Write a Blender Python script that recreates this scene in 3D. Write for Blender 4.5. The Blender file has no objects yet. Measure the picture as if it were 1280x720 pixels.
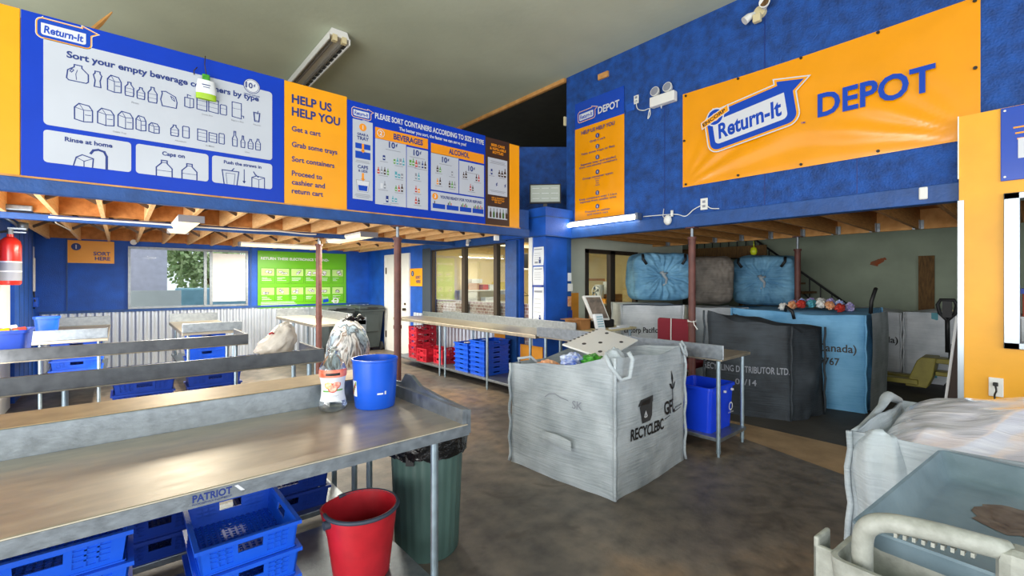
import bpy, bmesh, math, random
from mathutils import Vector, Matrix, noise
R = random.Random(7)
PI = math.pi
scn = bpy.context.scene
COL = scn.collection

# ------------------------------------------------------------------ camera, sky, sun, large lights, exposure
cam_d = bpy.data.cameras.new('camera'); cam_d.lens = 16.0; cam_d.sensor_width = 36.0
cam_d.shift_y = -7/1280; cam_d.clip_start = 0.02
cam = bpy.data.objects.new('camera', cam_d); COL.objects.link(cam)
cam.location = (0, 0, 1.6); cam.rotation_euler = (PI/2, 0, math.radians(49.23-90))
scn.camera = cam
world = bpy.data.worlds.new('sky'); scn.world = world; world.use_nodes = True
bg = world.node_tree.nodes['Background']; bg.inputs[0].default_value = (0.86, 0.93, 1.0, 1); bg.inputs[1].default_value = 1.15

def area(name, loc, direction, sx, sy, power, color=(1, 1, 1), spread=PI):
    l = bpy.data.lights.new(name, 'AREA'); l.shape = 'RECTANGLE'; l.size = sx; l.size_y = sy
    l.energy = power; l.color = color; l.spread = spread
    o = bpy.data.objects.new(name, l); COL.objects.link(o); o.location = loc
    o.rotation_euler = Vector(direction).to_track_quat('-Z', 'Y').to_euler()
    return o
area('bay_door_daylight', (-4.2, 0.6, 1.7), (1, 0.42, 0.42), 5.0, 3.2, 360, (1.0, 0.98, 0.94))
area('rear_bay_daylight', (1.5, -3.6, 1.9), (0.10, 1, 0.22), 6.0, 3.4, 120, (0.96, 0.98, 1.0))
area('added_side_fill', (-1.7, 6.1, 1.25), (0.8, 0.75, 0.16), 2.2, 2.2, 125, (1.0, 0.98, 0.95))  # added fill at an unseen left opening, brightening joists and back wall
vs = scn.view_settings
vs.view_transform = 'Standard'; vs.look = 'None'; vs.gamma = 1.0; vs.use_curve_mapping = False
vs.exposure = 0.35
scn.cycles.max_bounces = 8

# ------------------------------------------------------------------ materials
def lin(h):
    h = h.lstrip('#'); o = []
    for i in (0, 2, 4):
        c = int(h[i:i+2], 16)/255
        o.append(c/12.92 if c <= 0.04045 else ((c+0.055)/1.055)**2.4)
    return (*o, 1)
MATS = {}
def mat(name, color, rough=0.6, metal=0.0, var=0.0, vscale=6, bump=0.0, bscale=40, spec=0.5, emit=0, color2=None, stretch=None,
        trans=0, alpha=1, coat=0, detail=4):
    m = bpy.data.materials.new(name); m.use_nodes = True
    nt = m.node_tree; b = nt.nodes['Principled BSDF']; c = lin(color)
    b.inputs['Base Color'].default_value = c; b.inputs['Roughness'].default_value = rough; b.inputs['Metallic'].default_value = metal
    b.inputs['Specular IOR Level'].default_value = spec
    if coat: b.inputs['Coat Weight'].default_value = coat; b.inputs['Coat Roughness'].default_value = 0.15
    if emit: b.inputs['Emission Color'].default_value = c; b.inputs['Emission Strength'].default_value = emit
    if trans: b.inputs['Transmission Weight'].default_value = trans
    if alpha < 1: b.inputs['Alpha'].default_value = alpha
    tc = nt.nodes.new('ShaderNodeTexCoord'); vec = tc.outputs['Object']
    if stretch:
        mp = nt.nodes.new('ShaderNodeMapping'); mp.inputs['Scale'].default_value = stretch
        nt.links.new(vec, mp.inputs[0]); vec = mp.outputs[0]
    if var or color2:
        n = nt.nodes.new('ShaderNodeTexNoise'); n.inputs['Scale'].default_value = vscale; n.inputs['Detail'].default_value = detail
        nt.links.new(vec, n.inputs['Vector'])
        r = nt.nodes.new('ShaderNodeValToRGB')
        if color2: c0, c1 = lin(color2), c
        else:
            c0 = tuple(x*(1-var) for x in c[:3])+(1,); c1 = tuple(min(1, x*(1+var)) for x in c[:3])+(1,)
        r.color_ramp.elements[0].color = c0; r.color_ramp.elements[1].color = c1
        r.color_ramp.elements[0].position = 0.3; r.color_ramp.elements[1].position = 0.7
        nt.links.new(n.outputs['Fac'], r.inputs[0]); nt.links.new(r.outputs[0], b.inputs['Base Color'])
        if metal > 0.5:
            mr = nt.nodes.new('ShaderNodeMapRange'); mr.inputs['To Min'].default_value = rough*0.75; mr.inputs['To Max'].default_value = min(1, rough*1.35)
            nt.links.new(n.outputs['Fac'], mr.inputs['Value']); nt.links.new(mr.outputs[0], b.inputs['Roughness'])
    if bump:
        n2 = nt.nodes.new('ShaderNodeTexNoise'); n2.inputs['Scale'].default_value = bscale; n2.inputs['Detail'].default_value = 5
        nt.links.new(vec, n2.inputs['Vector'])
        bp = nt.nodes.new('ShaderNodeBump'); bp.inputs['Strength'].default_value = bump; bp.inputs['Distance'].default_value = 0.02
        nt.links.new(n2.outputs['Fac'], bp.inputs['Height']); nt.links.new(bp.outputs[0], b.inputs['Normal'])
    MATS[name] = m
    return m
def ramp(nt, fac, stops):
    r = nt.nodes.new('ShaderNodeValToRGB')
    while len(r.color_ramp.elements) < len(stops): r.color_ramp.elements.new(0.5)
    for e, (p, c) in zip(r.color_ramp.elements, stops): e.position = p; e.color = c
    nt.links.new(fac, r.inputs[0]); return r.outputs[0]

M = {}
M['blue_wall'] = mat('blue wall paint', '#0f52b4', 0.55, var=0.22, vscale=3.5, bump=0.35, bscale=70)
M['blue_osb'] = mat('blue painted strand board', '#0f4794', 0.6, var=0.38, vscale=9, bump=0.7, bscale=55)
M['blue_beam'] = mat('blue beam paint', '#18488a', 0.5, var=0.2, vscale=8, bump=0.2)
M['blue_sign'] = mat('blue sign vinyl', '#0639b4', 0.4, var=0.06, vscale=3, spec=.25)
M['yellow_sign'] = mat('yellow sign vinyl', '#f5a200', 0.35, var=0.05, vscale=3)
M['yellow_wall'] = mat('yellow wall paint', '#efaa22', 0.45, var=0.1, vscale=2.5, bump=0.06, bscale=25)
M['white_print'] = mat('white print', '#d3d6dc', 0.4)
M['pale_print'] = mat('pale sign panel', '#bcc2cd', 0.4, var=0.04, vscale=2)
M['navy_print'] = mat('navy print', '#16307a', 0.45)
M['blue_print'] = mat('blue print', '#0a44b2', 0.45, spec=.3)
M['gray_print'] = mat('grey print', '#8b8f9a', 0.5)
M['orange_print'] = mat('orange print', '#f0960f', 0.4)
M['brown_print'] = mat('brown print', '#3d2413', 0.45)
M['black_print'] = mat('black print', '#17181b', 0.5)
M['charcoal_print'] = mat('charcoal print', '#34373b', 0.6)
M['red_print'] = mat('red print', '#c03a2e', 0.5)
M['green_print'] = mat('green print', '#5d9a3c', 0.5)
M['teal_print'] = mat('teal print', '#4f9fae', 0.5)
M['green_sign'] = mat('green sign vinyl', '#5fae12', 0.35, var=0.08, vscale=2)
M['lime_print'] = mat('light green print', '#a9cf7c', 0.4)
M['darkgreen_print'] = mat('dark green print', '#2f5d12', 0.4)
M['ceiling'] = mat('grey green drywall', '#b5bda8', 0.85, var=0.1, vscale=0.9, bump=0.12, bscale=14)
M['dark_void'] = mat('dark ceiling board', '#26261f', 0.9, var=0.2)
M['green_wall'] = mat('green grey drywall', '#95a08c', 0.85, var=0.14, vscale=1.6, bump=0.15, bscale=16)
M['pale_wall'] = mat('pale green plaster', '#cfd4c2', 0.8, var=0.08, vscale=2)
M['cream_wall'] = mat('cream office wall', '#ecd9a2', 0.8, var=0.04, vscale=2)
M['wood'] = mat('pine lumber', '#eac48e', 0.7, color2='#d6a466', vscale=5, stretch=(14, 1.2, 14), bump=0.12, bscale=20)
M['wood_x'] = mat('pine lumber lengthwise', '#c68f50', 0.7, color2='#9d6a30', vscale=5, stretch=(1.2, 14, 14), bump=0.12, bscale=20)
M['osb'] = mat('strand board', '#c98a4c', 0.75, color2='#a5682f', vscale=14, bump=0.2, bscale=40)
M['plywood'] = mat('plywood sheet', '#ecc894', 0.75, color2='#d9ac70', vscale=4, stretch=(1, 6, 1))
M['brown_wood'] = mat('weathered brown plank', '#7b5a2f', 0.8, color2='#523a1c', vscale=6, stretch=(6, 6, 1.2), bump=0.2)
M['trim_wood'] = mat('raw wood trim', '#dba361', 0.7, color2='#b9803f', vscale=8)
M['dark_brace'] = mat('dark brace steel', '#4a3523', 0.6, var=0.2)
M['galv'] = mat('galvanised steel', '#8f979e', 0.42, 0.9, var=0.16, vscale=22, bump=0.06, bscale=60)
M['galv_shaded'] = mat('shaded grey steel', '#6b6e72', 0.42, 0.85, var=0.18, vscale=14, bump=0.06, bscale=60)  # darker copy of the galvanised steel; shade on row splashes put into the colour
M['steel_top'] = mat('brushed steel top', '#c0b6a4', 0.44, 0.85, color2='#aaa292', vscale=7, bump=0.05, bscale=160, stretch=(1, 3, 1))
M['steel_pole'] = mat('steel tube', '#9fb2bd', 0.4, 0.85, var=0.1, vscale=20)
M['corrugated'] = mat('corrugated steel', '#c3ccd8', 0.38, 0.55, var=0.05, vscale=2)
M['rust_post'] = mat('red oxide post paint', '#6d4038', 0.55, color2='#54302b', vscale=9, bump=0.25, bscale=30)
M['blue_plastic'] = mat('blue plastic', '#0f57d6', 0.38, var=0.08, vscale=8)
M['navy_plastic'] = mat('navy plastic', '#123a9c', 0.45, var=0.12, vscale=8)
M['bin_blue'] = mat('royal blue plastic', '#0b3fe0', 0.35, var=0.06, vscale=5)
M['red_plastic'] = mat('red plastic', '#b01c28', 0.4, var=0.15, vscale=12, bump=0.05)
M['crate_red'] = mat('red crate plastic', '#b71c30', 0.45, var=0.15, vscale=12)
M['dark_rim'] = mat('dark blue grey rubber', '#333d4c', 0.55)
M['can_green'] = mat('dark green plastic', '#4b6660', 0.5, color2='#3b534e', vscale=6, stretch=(1, 1, 0.4))
M['bin_black'] = mat('black green plastic', '#3a4446', 0.5, var=0.12)
M['black_film'] = mat('black bin liner', '#111214', 0.22, bump=0.9, bscale=22)
M['black'] = mat('black plastic', '#1a1b1d', 0.5)
M['rubber'] = mat('black rubber', '#222224', 0.8)
M['white'] = mat('white plastic', '#e4e4df', 0.45)
M['white_paint'] = mat('white paint', '#e6e8e6', 0.5, var=0.03)
M['paper'] = mat('white paper', '#e2e6ea', 0.8)
M['cardboard'] = mat('cardboard', '#b07c48', 0.85, color2='#9a6a3a', vscale=4)
M['beige'] = mat('beige plastic', '#d9cba0', 0.55)
M['lens'] = mat('lit cream diffuser', '#ffeec0', 0.5, emit=0.75)
M['tube_lit'] = mat('lit white tube', '#fff6e2', 0.4, emit=13)
M['tube_off'] = mat('unlit tube', '#77746e', 0.4)
M['chrome'] = mat('bright aluminium', '#9aa4ac', 0.3, 0.9, var=0.05)
M['dark_frame'] = mat('dark bronze frame', '#40362c', 0.5, 0.3)
M['red_ext'] = mat('red enamel', '#d3261a', 0.3, coat=0.4)
M['maroon'] = mat('maroon fabric', '#7a1a2b', 0.85, bump=0.2, bscale=120)
M['olive'] = mat('olive yellow enamel', '#94893a', 0.5, var=0.15, vscale=10)
M['dark_board'] = mat('dark brown board', '#33231d', 0.6)
M['cart_gray'] = mat('blue grey cart plastic', '#748893', 0.5, color2='#5d717c', vscale=7, bump=0.08, bscale=60)
M['cart_handle'] = mat('worn pale grey plastic', '#a3a69f', 0.55, color2='#84877f', vscale=26, bump=0.12, bscale=90)
M['screen'] = mat('monitor screen', '#8d948c', 0.25, emit=0.25)
M['foliage'] = mat('tree leaves', '#d3dfae', 0.7, color2='#8fb072', vscale=3)
M['far_wall'] = mat('lilac grey siding', '#d2ccde', 0.8, var=0.1)
M['asphalt'] = mat('pale asphalt', '#b9b8b2', 0.9, var=0.1)
M['concrete_board'] = mat('pale grey board', '#a7a7a2', 0.8, var=0.15, vscale=8)
M['orange'] = mat('orange board', '#e99a2c', 0.6, var=0.08)

def m_floor():
    m = bpy.data.materials.new('stained concrete'); m.use_nodes = True; nt = m.node_tree; b = nt.nodes['Principled BSDF']
    tc = nt.nodes.new('ShaderNodeTexCoord')
    def nz(s, d=6, dist=0.0):
        n = nt.nodes.new('ShaderNodeTexNoise'); n.inputs['Scale'].default_value = s; n.inputs['Detail'].default_value = d
        n.inputs['Distortion'].default_value = dist; nt.links.new(tc.outputs['Object'], n.inputs['Vector']); return n.outputs['Fac']
    base = ramp(nt, nz(0.55, 8, 0.6), [(0.34, lin('#57534f')), (0.5, lin('#726a61')), (0.66, lin('#957a5c'))])
    fine = ramp(nt, nz(7, 8), [(0.3, (0.42, 0.42, 0.43, 1)), (0.5, (0.85, 0.84, 0.83, 1)), (0.72, (1.25, 1.2, 1.12, 1))])
    mx = nt.nodes.new('ShaderNodeMix'); mx.data_type = 'RGBA'; mx.blend_type = 'MULTIPLY'; mx.inputs[0].default_value = 0.8
    nt.links.new(base, mx.inputs[6]); nt.links.new(fine, mx.inputs[7])
    sx = nt.nodes.new('ShaderNodeVectorMath'); sx.operation = 'DISTANCE'; sx.inputs[1].default_value = (1.9, 3.6, 0); nt.links.new(tc.outputs['Object'], sx.inputs[0])
    wob = nt.nodes.new('ShaderNodeMath'); wob.operation = 'MULTIPLY_ADD'; wob.inputs[1].default_value = 2.4; nt.links.new(nz(1.3, 8), wob.inputs[0]); nt.links.new(sx.outputs['Value'], wob.inputs[2])
    mr0 = nt.nodes.new('ShaderNodeMapRange'); mr0.inputs['From Max'].default_value = 3.3; nt.links.new(wob.outputs[0], mr0.inputs['Value'])
    worn = ramp(nt, mr0.outputs[0], [(0.3, (.8, .8, .8, 1)), (0.85, (0, 0, 0, 1))])
    mw = nt.nodes.new('ShaderNodeMix'); mw.data_type = 'RGBA'; mw.inputs[7].default_value = lin('#a98a64')
    nt.links.new(worn, mw.inputs[0]); nt.links.new(base, mw.inputs[6]); base = mw.outputs[2]
    sp = ramp(nt, nz(2.6, 3, 1.2), [(0.60, (0, 0, 0, 1)), (0.72, (0.55, 0.55, 0.55, 1))])
    m2 = nt.nodes.new('ShaderNodeMix'); m2.data_type = 'RGBA'; m2.inputs[7].default_value = lin('#39322b')
    nt.links.new(sp, m2.inputs[0]); nt.links.new(mx.outputs[2], m2.inputs[6])
    nt.links.new(m2.outputs[2], b.inputs['Base Color']); b.inputs['Roughness'].default_value = 0.55
    rr = nt.nodes.new('ShaderNodeMapRange'); rr.inputs['To Min'].default_value = 0.35; rr.inputs['To Max'].default_value = 0.7
    nt.links.new(nz(1.7), rr.inputs['Value']); nt.links.new(rr.outputs[0], b.inputs['Roughness'])
    bp = nt.nodes.new('ShaderNodeBump'); bp.inputs['Strength'].default_value = 0.25; bp.inputs['Distance'].default_value = 0.01
    nt.links.new(nz(30, 6), bp.inputs['Height']); nt.links.new(bp.outputs[0], b.inputs['Normal'])
    return m
M['floor'] = m_floor()
M['floor_sunlit'] = mat('sunlit tan concrete', '#a08564', 0.7, color2='#856d50', vscale=4, bump=0.15, bscale=30, detail=8)
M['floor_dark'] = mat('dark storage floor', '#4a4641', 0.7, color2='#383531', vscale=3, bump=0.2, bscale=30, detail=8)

def m_weave(name, c, c2, rough=0.7, scale=260, bumpy=0.35):
    """woven polypropylene: fine crossed threads, soft creases, blotchy dirt"""
    m = bpy.data.materials.new(name); m.use_nodes = True; nt = m.node_tree; b = nt.nodes['Principled BSDF']
    tc = nt.nodes.new('ShaderNodeTexCoord')
    n = nt.nodes.new('ShaderNodeTexNoise'); n.inputs['Scale'].default_value = 3.5; n.inputs['Detail'].default_value = 8
    nt.links.new(tc.outputs['Object'], n.inputs['Vector'])
    mp = nt.nodes.new('ShaderNodeMapping'); mp.inputs['Scale'].default_value = (3, 3, 60); nt.links.new(tc.outputs['Object'], mp.inputs[0])
    n3 = nt.nodes.new('ShaderNodeTexNoise'); n3.inputs['Scale'].default_value = 1.2; n3.inputs['Detail'].default_value = 4; nt.links.new(mp.outputs[0], n3.inputs['Vector'])
    ad = nt.nodes.new('ShaderNodeMath'); ad.operation = 'MULTIPLY_ADD'; ad.inputs[1].default_value = 0.35
    nt.links.new(n3.outputs['Fac'], ad.inputs[0]); nt.links.new(n.outputs['Fac'], ad.inputs[2])
    nt.links.new(ramp(nt, ad.outputs[0], [(0.45, lin(c2)), (0.85, lin(c))]), b.inputs['Base Color'])
    b.inputs['Roughness'].default_value = rough
    bp = nt.nodes.new('ShaderNodeBump'); bp.inputs['Strength'].default_value = bumpy; bp.inputs['Distance'].default_value = 0.02
    n2 = nt.nodes.new('ShaderNodeTexNoise'); n2.inputs['Scale'].default_value = 14; n2.inputs['Detail'].default_value = 6
    nt.links.new(tc.outputs['Object'], n2.inputs['Vector'])
    a2 = nt.nodes.new('ShaderNodeMath'); a2.operation = 'ADD'; nt.links.new(n2.outputs['Fac'], a2.inputs[0]); nt.links.new(n3.outputs['Fac'], a2.inputs[1])
    nt.links.new(a2.outputs[0], bp.inputs['Height']); nt.links.new(bp.outputs[0], b.inputs['Normal'])
    return m
M['bag_white'] = m_weave('white woven sack', '#b9c2c8', '#8c969d')
M['bag_pale'] = m_weave('pale woven sack', '#e2e6ea', '#bfc6cb')
M['bag_black'] = m_weave('black woven sack', '#3a424a', '#1f242a')
M['bag_blue'] = m_weave('light blue woven sack', '#79b6e0', '#5294c4')
M['bale_blue'] = m_weave('blue woven sack', '#7fb6d6', '#4a80a6')
M['bale_gray'] = m_weave('brown grey woven sack', '#857d73', '#55504a')
M['bag_gray'] = m_weave('grey woven sack', '#808890', '#5f676f')
M['carrier'] = mat('white bag film', '#d9cfc4', 0.35, bump=0.5, bscale=12, var=0.1, vscale=6)

def m_clear(name, tint, gloss, facing=0.25):
    m = bpy.data.materials.new(name); m.use_nodes = True; nt = m.node_tree; nt.nodes.clear()
    out = nt.nodes.new('ShaderNodeOutputMaterial'); tr = nt.nodes.new('ShaderNodeBsdfTransparent'); tr.inputs[0].default_value = lin(tint)
    gl = nt.nodes.new('ShaderNodeBsdfGlossy'); gl.inputs['Roughness'].default_value = gloss
    lw = nt.nodes.new('ShaderNodeLayerWeight'); lw.inputs['Blend'].default_value = facing
    mx = nt.nodes.new('ShaderNodeMixShader'); nt.links.new(lw.outputs['Facing'], mx.inputs[0]); nt.links.new(tr.outputs[0], mx.inputs[1]); nt.links.new(gl.outputs[0], mx.inputs[2])
    nt.links.new(mx.outputs[0], out.inputs[0]); return m
M['glass'] = m_clear('window glass', '#f3f7f5', 0.02, 0.16)
M['clear_pet'] = m_clear('clear bottle plastic', '#eef3f4', 0.06, 0.42)
def m_film(name, c, holo, bs=.8, stretch=(3, 9, 4), rough=.22):
    m = bpy.data.materials.new(name); m.use_nodes = True; nt = m.node_tree; b = nt.nodes['Principled BSDF']
    tc = nt.nodes.new('ShaderNodeTexCoord')
    mp = nt.nodes.new('ShaderNodeMapping'); mp.inputs['Rotation'].default_value = (0.2, 0.1, 0.6); mp.inputs['Scale'].default_value = stretch; nt.links.new(tc.outputs['Object'], mp.inputs[0])
    n = nt.nodes.new('ShaderNodeTexNoise'); n.inputs['Scale'].default_value = 2.2; n.inputs['Detail'].default_value = 7; n.inputs['Distortion'].default_value = 1.4
    nt.links.new(mp.outputs[0], n.inputs['Vector'])
    nt.links.new(ramp(nt, n.outputs['Fac'], holo), b.inputs['Base Color'])
    b.inputs['Roughness'].default_value = rough; b.inputs['Coat Weight'].default_value = 0.5
    bp = nt.nodes.new('ShaderNodeBump'); bp.inputs['Strength'].default_value = bs; bp.inputs['Distance'].default_value = 0.03
    nt.links.new(n.outputs['Fac'], bp.inputs['Height']); nt.links.new(bp.outputs[0], b.inputs['Normal'])
    return m
M['film'] = m_film('clear crinkled film', '#d8d6d8', [(0.25, lin('#d2d3e0')), (0.5, lin('#e2e2ec')), (0.75, lin('#f8f8fd'))], .28, (5, 1.6, 3), .10)
M['film_mixed'] = m_film('clear bag over mixed rubbish', '#888', [(0.30, lin('#26333f')), (0.40, lin('#93a7b5')), (0.47, lin('#3a3e42')), (0.55, lin('#c6c9ca')), (0.64, lin('#6d5846')), (0.72, lin('#e3e6e8'))], .8, (2.2, 2.2, 1.1))
def m_brick():
    m = bpy.data.materials.new('grey red brick'); m.use_nodes = True; nt = m.node_tree; b = nt.nodes['Principled BSDF']
    tc = nt.nodes.new('ShaderNodeTexCoord'); mp = nt.nodes.new('ShaderNodeMapping'); mp.inputs['Rotation'].default_value = (PI/2, 0, PI/2)
    nt.links.new(tc.outputs['Object'], mp.inputs[0]); br = nt.nodes.new('ShaderNodeTexBrick')
    sx = nt.nodes.new('ShaderNodeSeparateXYZ'); cx = nt.nodes.new('ShaderNodeCombineXYZ'); nt.links.new(tc.outputs['Object'], sx.inputs[0])
    nt.links.new(sx.outputs[1], cx.inputs[0]); nt.links.new(sx.outputs[2], cx.inputs[1]); nt.links.new(cx.outputs[0], br.inputs['Vector'])
    br.inputs['Scale'].default_value = 4.6; br.inputs['Color1'].default_value = lin('#8f6058'); br.inputs['Color2'].default_value = lin('#b3a09a'); br.inputs['Mortar'].default_value = lin('#d5d0cb')
    nt.links.new(br.outputs['Color'], b.inputs['Base Color']); b.inputs['Roughness'].default_value = 0.8
    return m
M['brick'] = m_brick()
M['rust'] = mat('rust stain', '#9a4a22', 0.9, color2='#7d5a44', vscale=9)

# ------------------------------------------------------------------ mesh builder
class MB:
    def __init__(s): s.v = []; s.f = []
    def add(s, vs_, fs, mtx=None):
        n = len(s.v)
        s.v += [tuple(mtx @ Vector(p)) if mtx else tuple(p) for p in vs_]
        s.f += [tuple(i+n for i in f) for f in fs]; return s
    def box(s, x0, x1, y0, y1, z0, z1, mtx=None):
        x0, x1 = sorted((x0, x1)); y0, y1 = sorted((y0, y1)); z0, z1 = sorted((z0, z1))
        return s.add([(x0, y0, z0), (x1, y0, z0), (x1, y1, z0), (x0, y1, z0), (x0, y0, z1), (x1, y0, z1), (x1, y1, z1), (x0, y1, z1)],
                     [(0, 3, 2, 1), (4, 5, 6, 7), (0, 1, 5, 4), (1, 2, 6, 5), (2, 3, 7, 6), (3, 0, 4, 7)], mtx)
    def prism(s, poly, d, mtx=None):
        """poly in xy (counter-clockwise), thickness d along +z"""
        n = len(poly)
        vv = [(x, y, 0) for x, y in poly]+[(x, y, d) for x, y in poly]
        return s.add(vv, [tuple(range(n-1, -1, -1)), tuple(range(n, 2*n))]+[(i, (i+1) % n, n+(i+1) % n, n+i) for i in range(n)], mtx)
    def tube(s, pts, r, seg=10, cap=True, closed=False):
        pts = [Vector(p) for p in pts]; rs = r if isinstance(r, (list, tuple)) else [r]*len(pts)
        N = len(pts); base = len(s.v); prev = None
        for i, p in enumerate(pts):
            if closed: t = pts[(i+1) % N]-pts[(i-1) % N]
            else: t = (pts[min(i+1, N-1)]-pts[max(i-1, 0)])
            t.normalize()
            if prev is None: a = t.orthogonal().normalized()
            else: a = (prev-t*prev.dot(t)).normalized()
            prev = a; b = t.cross(a)
            for k in range(seg):
                q = 2*PI*k/seg; s.v.append(tuple(p+(a*math.cos(q)+b*math.sin(q))*rs[i]))
        for i in range(N if closed else N-1):
            j = (i+1) % N
            for k in range(seg):
                l = (k+1) % seg; s.f.append((base+i*seg+k, base+i*seg+l, base+j*seg+l, base+j*seg+k))
        if cap and not closed:
            s.f.append(tuple(base+k for k in range(seg-1, -1, -1))); s.f.append(tuple(base+(N-1)*seg+k for k in range(seg)))
        return s
    def cyl(s, p0, p1, r0, r1=None, seg=16): return s.tube([p0, p1], [r0, r0 if r1 is None else r1], seg)
    def lathe(s, prof, c=(0, 0, 0), seg=28, sq=None, caps=(1, 1)):
        """prof: (radius, z) list; open ends stay open unless radius 0. sq: superellipse exponent"""
        base = len(s.v)
        for r, z in prof:
            for k in range(seg):
                q = 2*PI*k/seg; x, y = math.cos(q), math.sin(q)
                if sq:
                    f = (abs(x)**sq+abs(y)**sq)**(-1/sq); x *= f; y *= f
                s.v.append((c[0]+r*x, c[1]+r*y, c[2]+z))
        for i in range(len(prof)-1):
            for k in range(seg):
                l = (k+1) % seg; s.f.append((base+i*seg+k, base+i*seg+l, base+(i+1)*seg+l, base+(i+1)*seg+k))
        if caps[0] and prof[0][0] > 1e-6: s.f.append(tuple(base+k for k in range(seg-1, -1, -1)))
        if caps[1] and prof[-1][0] > 1e-6: s.f.append(tuple(base+(len(prof)-1)*seg+k for k in range(seg)))
        return s
    def sheet(s, fn, nu, nv):
        base = len(s.v)
        for i in range(nu+1):
            for j in range(nv+1): s.v.append(tuple(fn(i/nu, j/nv)))
        for i in range(nu):
            for j in range(nv):
                a = base+i*(nv+1)+j; s.f.append((a, a+nv+1, a+nv+2, a+1))
        return s
    def mesh(s, name, off=(0, 0, 0), smooth=False, weld=False):
        me = bpy.data.meshes.new(name); ox, oy, oz = off
        me.from_pydata([(x-ox, y-oy, z-oz) for x, y, z in s.v], [], s.f)
        bm = bmesh.new(); bm.from_mesh(me)
        if weld: bmesh.ops.remove_doubles(bm, verts=bm.verts, dist=0.0008)
        bmesh.ops.recalc_face_normals(bm, faces=bm.faces)
        if smooth:
            for f in bm.faces: f.smooth = True
        bm.to_mesh(me); bm.free()
        return me
def bevel(o, w, seg=2):
    m = o.modifiers.new('bevel', 'BEVEL'); m.width = w; m.segments = seg; m.limit_method = 'ANGLE'; m.angle_limit = 0.7
def tagit(o, label=None, cat=None, group=None, kind=None):
    if label: o['label'] = label
    if cat: o['category'] = cat
    if group: o['group'] = group
    if kind: o['kind'] = kind
    return o
def thing(name, label, cat, loc=(0, 0, 0), rz=0, group=None):
    o = bpy.data.objects.new(name, None); COL.objects.link(o); o.empty_display_size = 0.1
    o.location = loc; o.rotation_euler = (0, 0, rz); return tagit(o, label, cat, group)
def part(name, mb, m, parent=None, world=True, smooth=False, bev=0, weld=False, label=None, autos=None):
    """world=True: the builder's coordinates are world coordinates and the parent is unrotated"""
    off = (0, 0, 0)
    if parent is not None and world:
        p = parent; off = Vector((0, 0, 0))
        while p is not None: off = off+p.location; p = p.parent
    me = mb.mesh(name, off, smooth, weld); me.materials.append(M[m] if isinstance(m, str) else m)
    o = bpy.data.objects.new(name, me); COL.objects.link(o)
    if parent is not None: o.parent = parent
    if bev: bevel(o, bev)
    if autos: 
        for p in me.polygons: p.use_smooth = True
        me.set_sharp_from_angle(angle=autos)
    if label: o['label'] = label
    return o
def center_origin(o):
    me = o.data; n = len(me.vertices)
    if not n: return
    xs = [v.co.x for v in me.vertices]; ys = [v.co.y for v in me.vertices]; zs = [v.co.z for v in me.vertices]
    c = Vector(((min(xs)+max(xs))/2, (min(ys)+max(ys))/2, min(zs)))
    me.transform(Matrix.Translation(-c)); o.location = c
def solo(name, mb, m, label, cat, group=None, **k):
    o = part(name, mb, m, None, **k); center_origin(o); return tagit(o, label, cat, group)
def struct(name, mb, m, parent=None, **k):
    o = part(name, mb, m, parent, **k)
    if parent is None: o['kind'] = 'structure'
    return o
def copy_tree(o, parent=None):
    c = o.copy(); COL.objects.link(c)
    if parent is not None: c.parent = parent
    for ch in list(o.children): copy_tree(ch, c)
    return c
def frame(o, u, v, n):
    """local x->u, y->v, z->n at origin o"""
    u, v, n = Vector(u), Vector(v), Vector(n)
    return Matrix(((u.x, v.x, n.x, o[0]), (u.y, v.y, n.y, o[1]), (u.z, v.z, n.z, o[2]), (0, 0, 0, 1)))

_tc = {}
def text_geo(body, bold=0.0, shear=0.0, space=1.0):
    key = (body, bold, shear, space)
    if key not in _tc:
        cu = bpy.data.curves.new('t', 'FONT'); cu.body = body; cu.size = 1.0; cu.offset = bold; cu.shear = shear; cu.space_character = space
        cu.resolution_u = 3; cu.fill_mode = 'FRONT' if hasattr(cu, 'fill_mode') else 'BOTH'
        o = bpy.data.objects.new('t', cu); COL.objects.link(o)
        dg = bpy.context.evaluated_depsgraph_get(); me = bpy.data.meshes.new_from_object(o.evaluated_get(dg))
        vv = [tuple(v.co) for v in me.vertices]; ff = [tuple(p.vertices) for p in me.polygons]
        bpy.data.objects.remove(o); bpy.data.curves.remove(cu); bpy.data.meshes.remove(me)
        _tc[key] = (vv, ff)
    return _tc[key]

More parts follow.
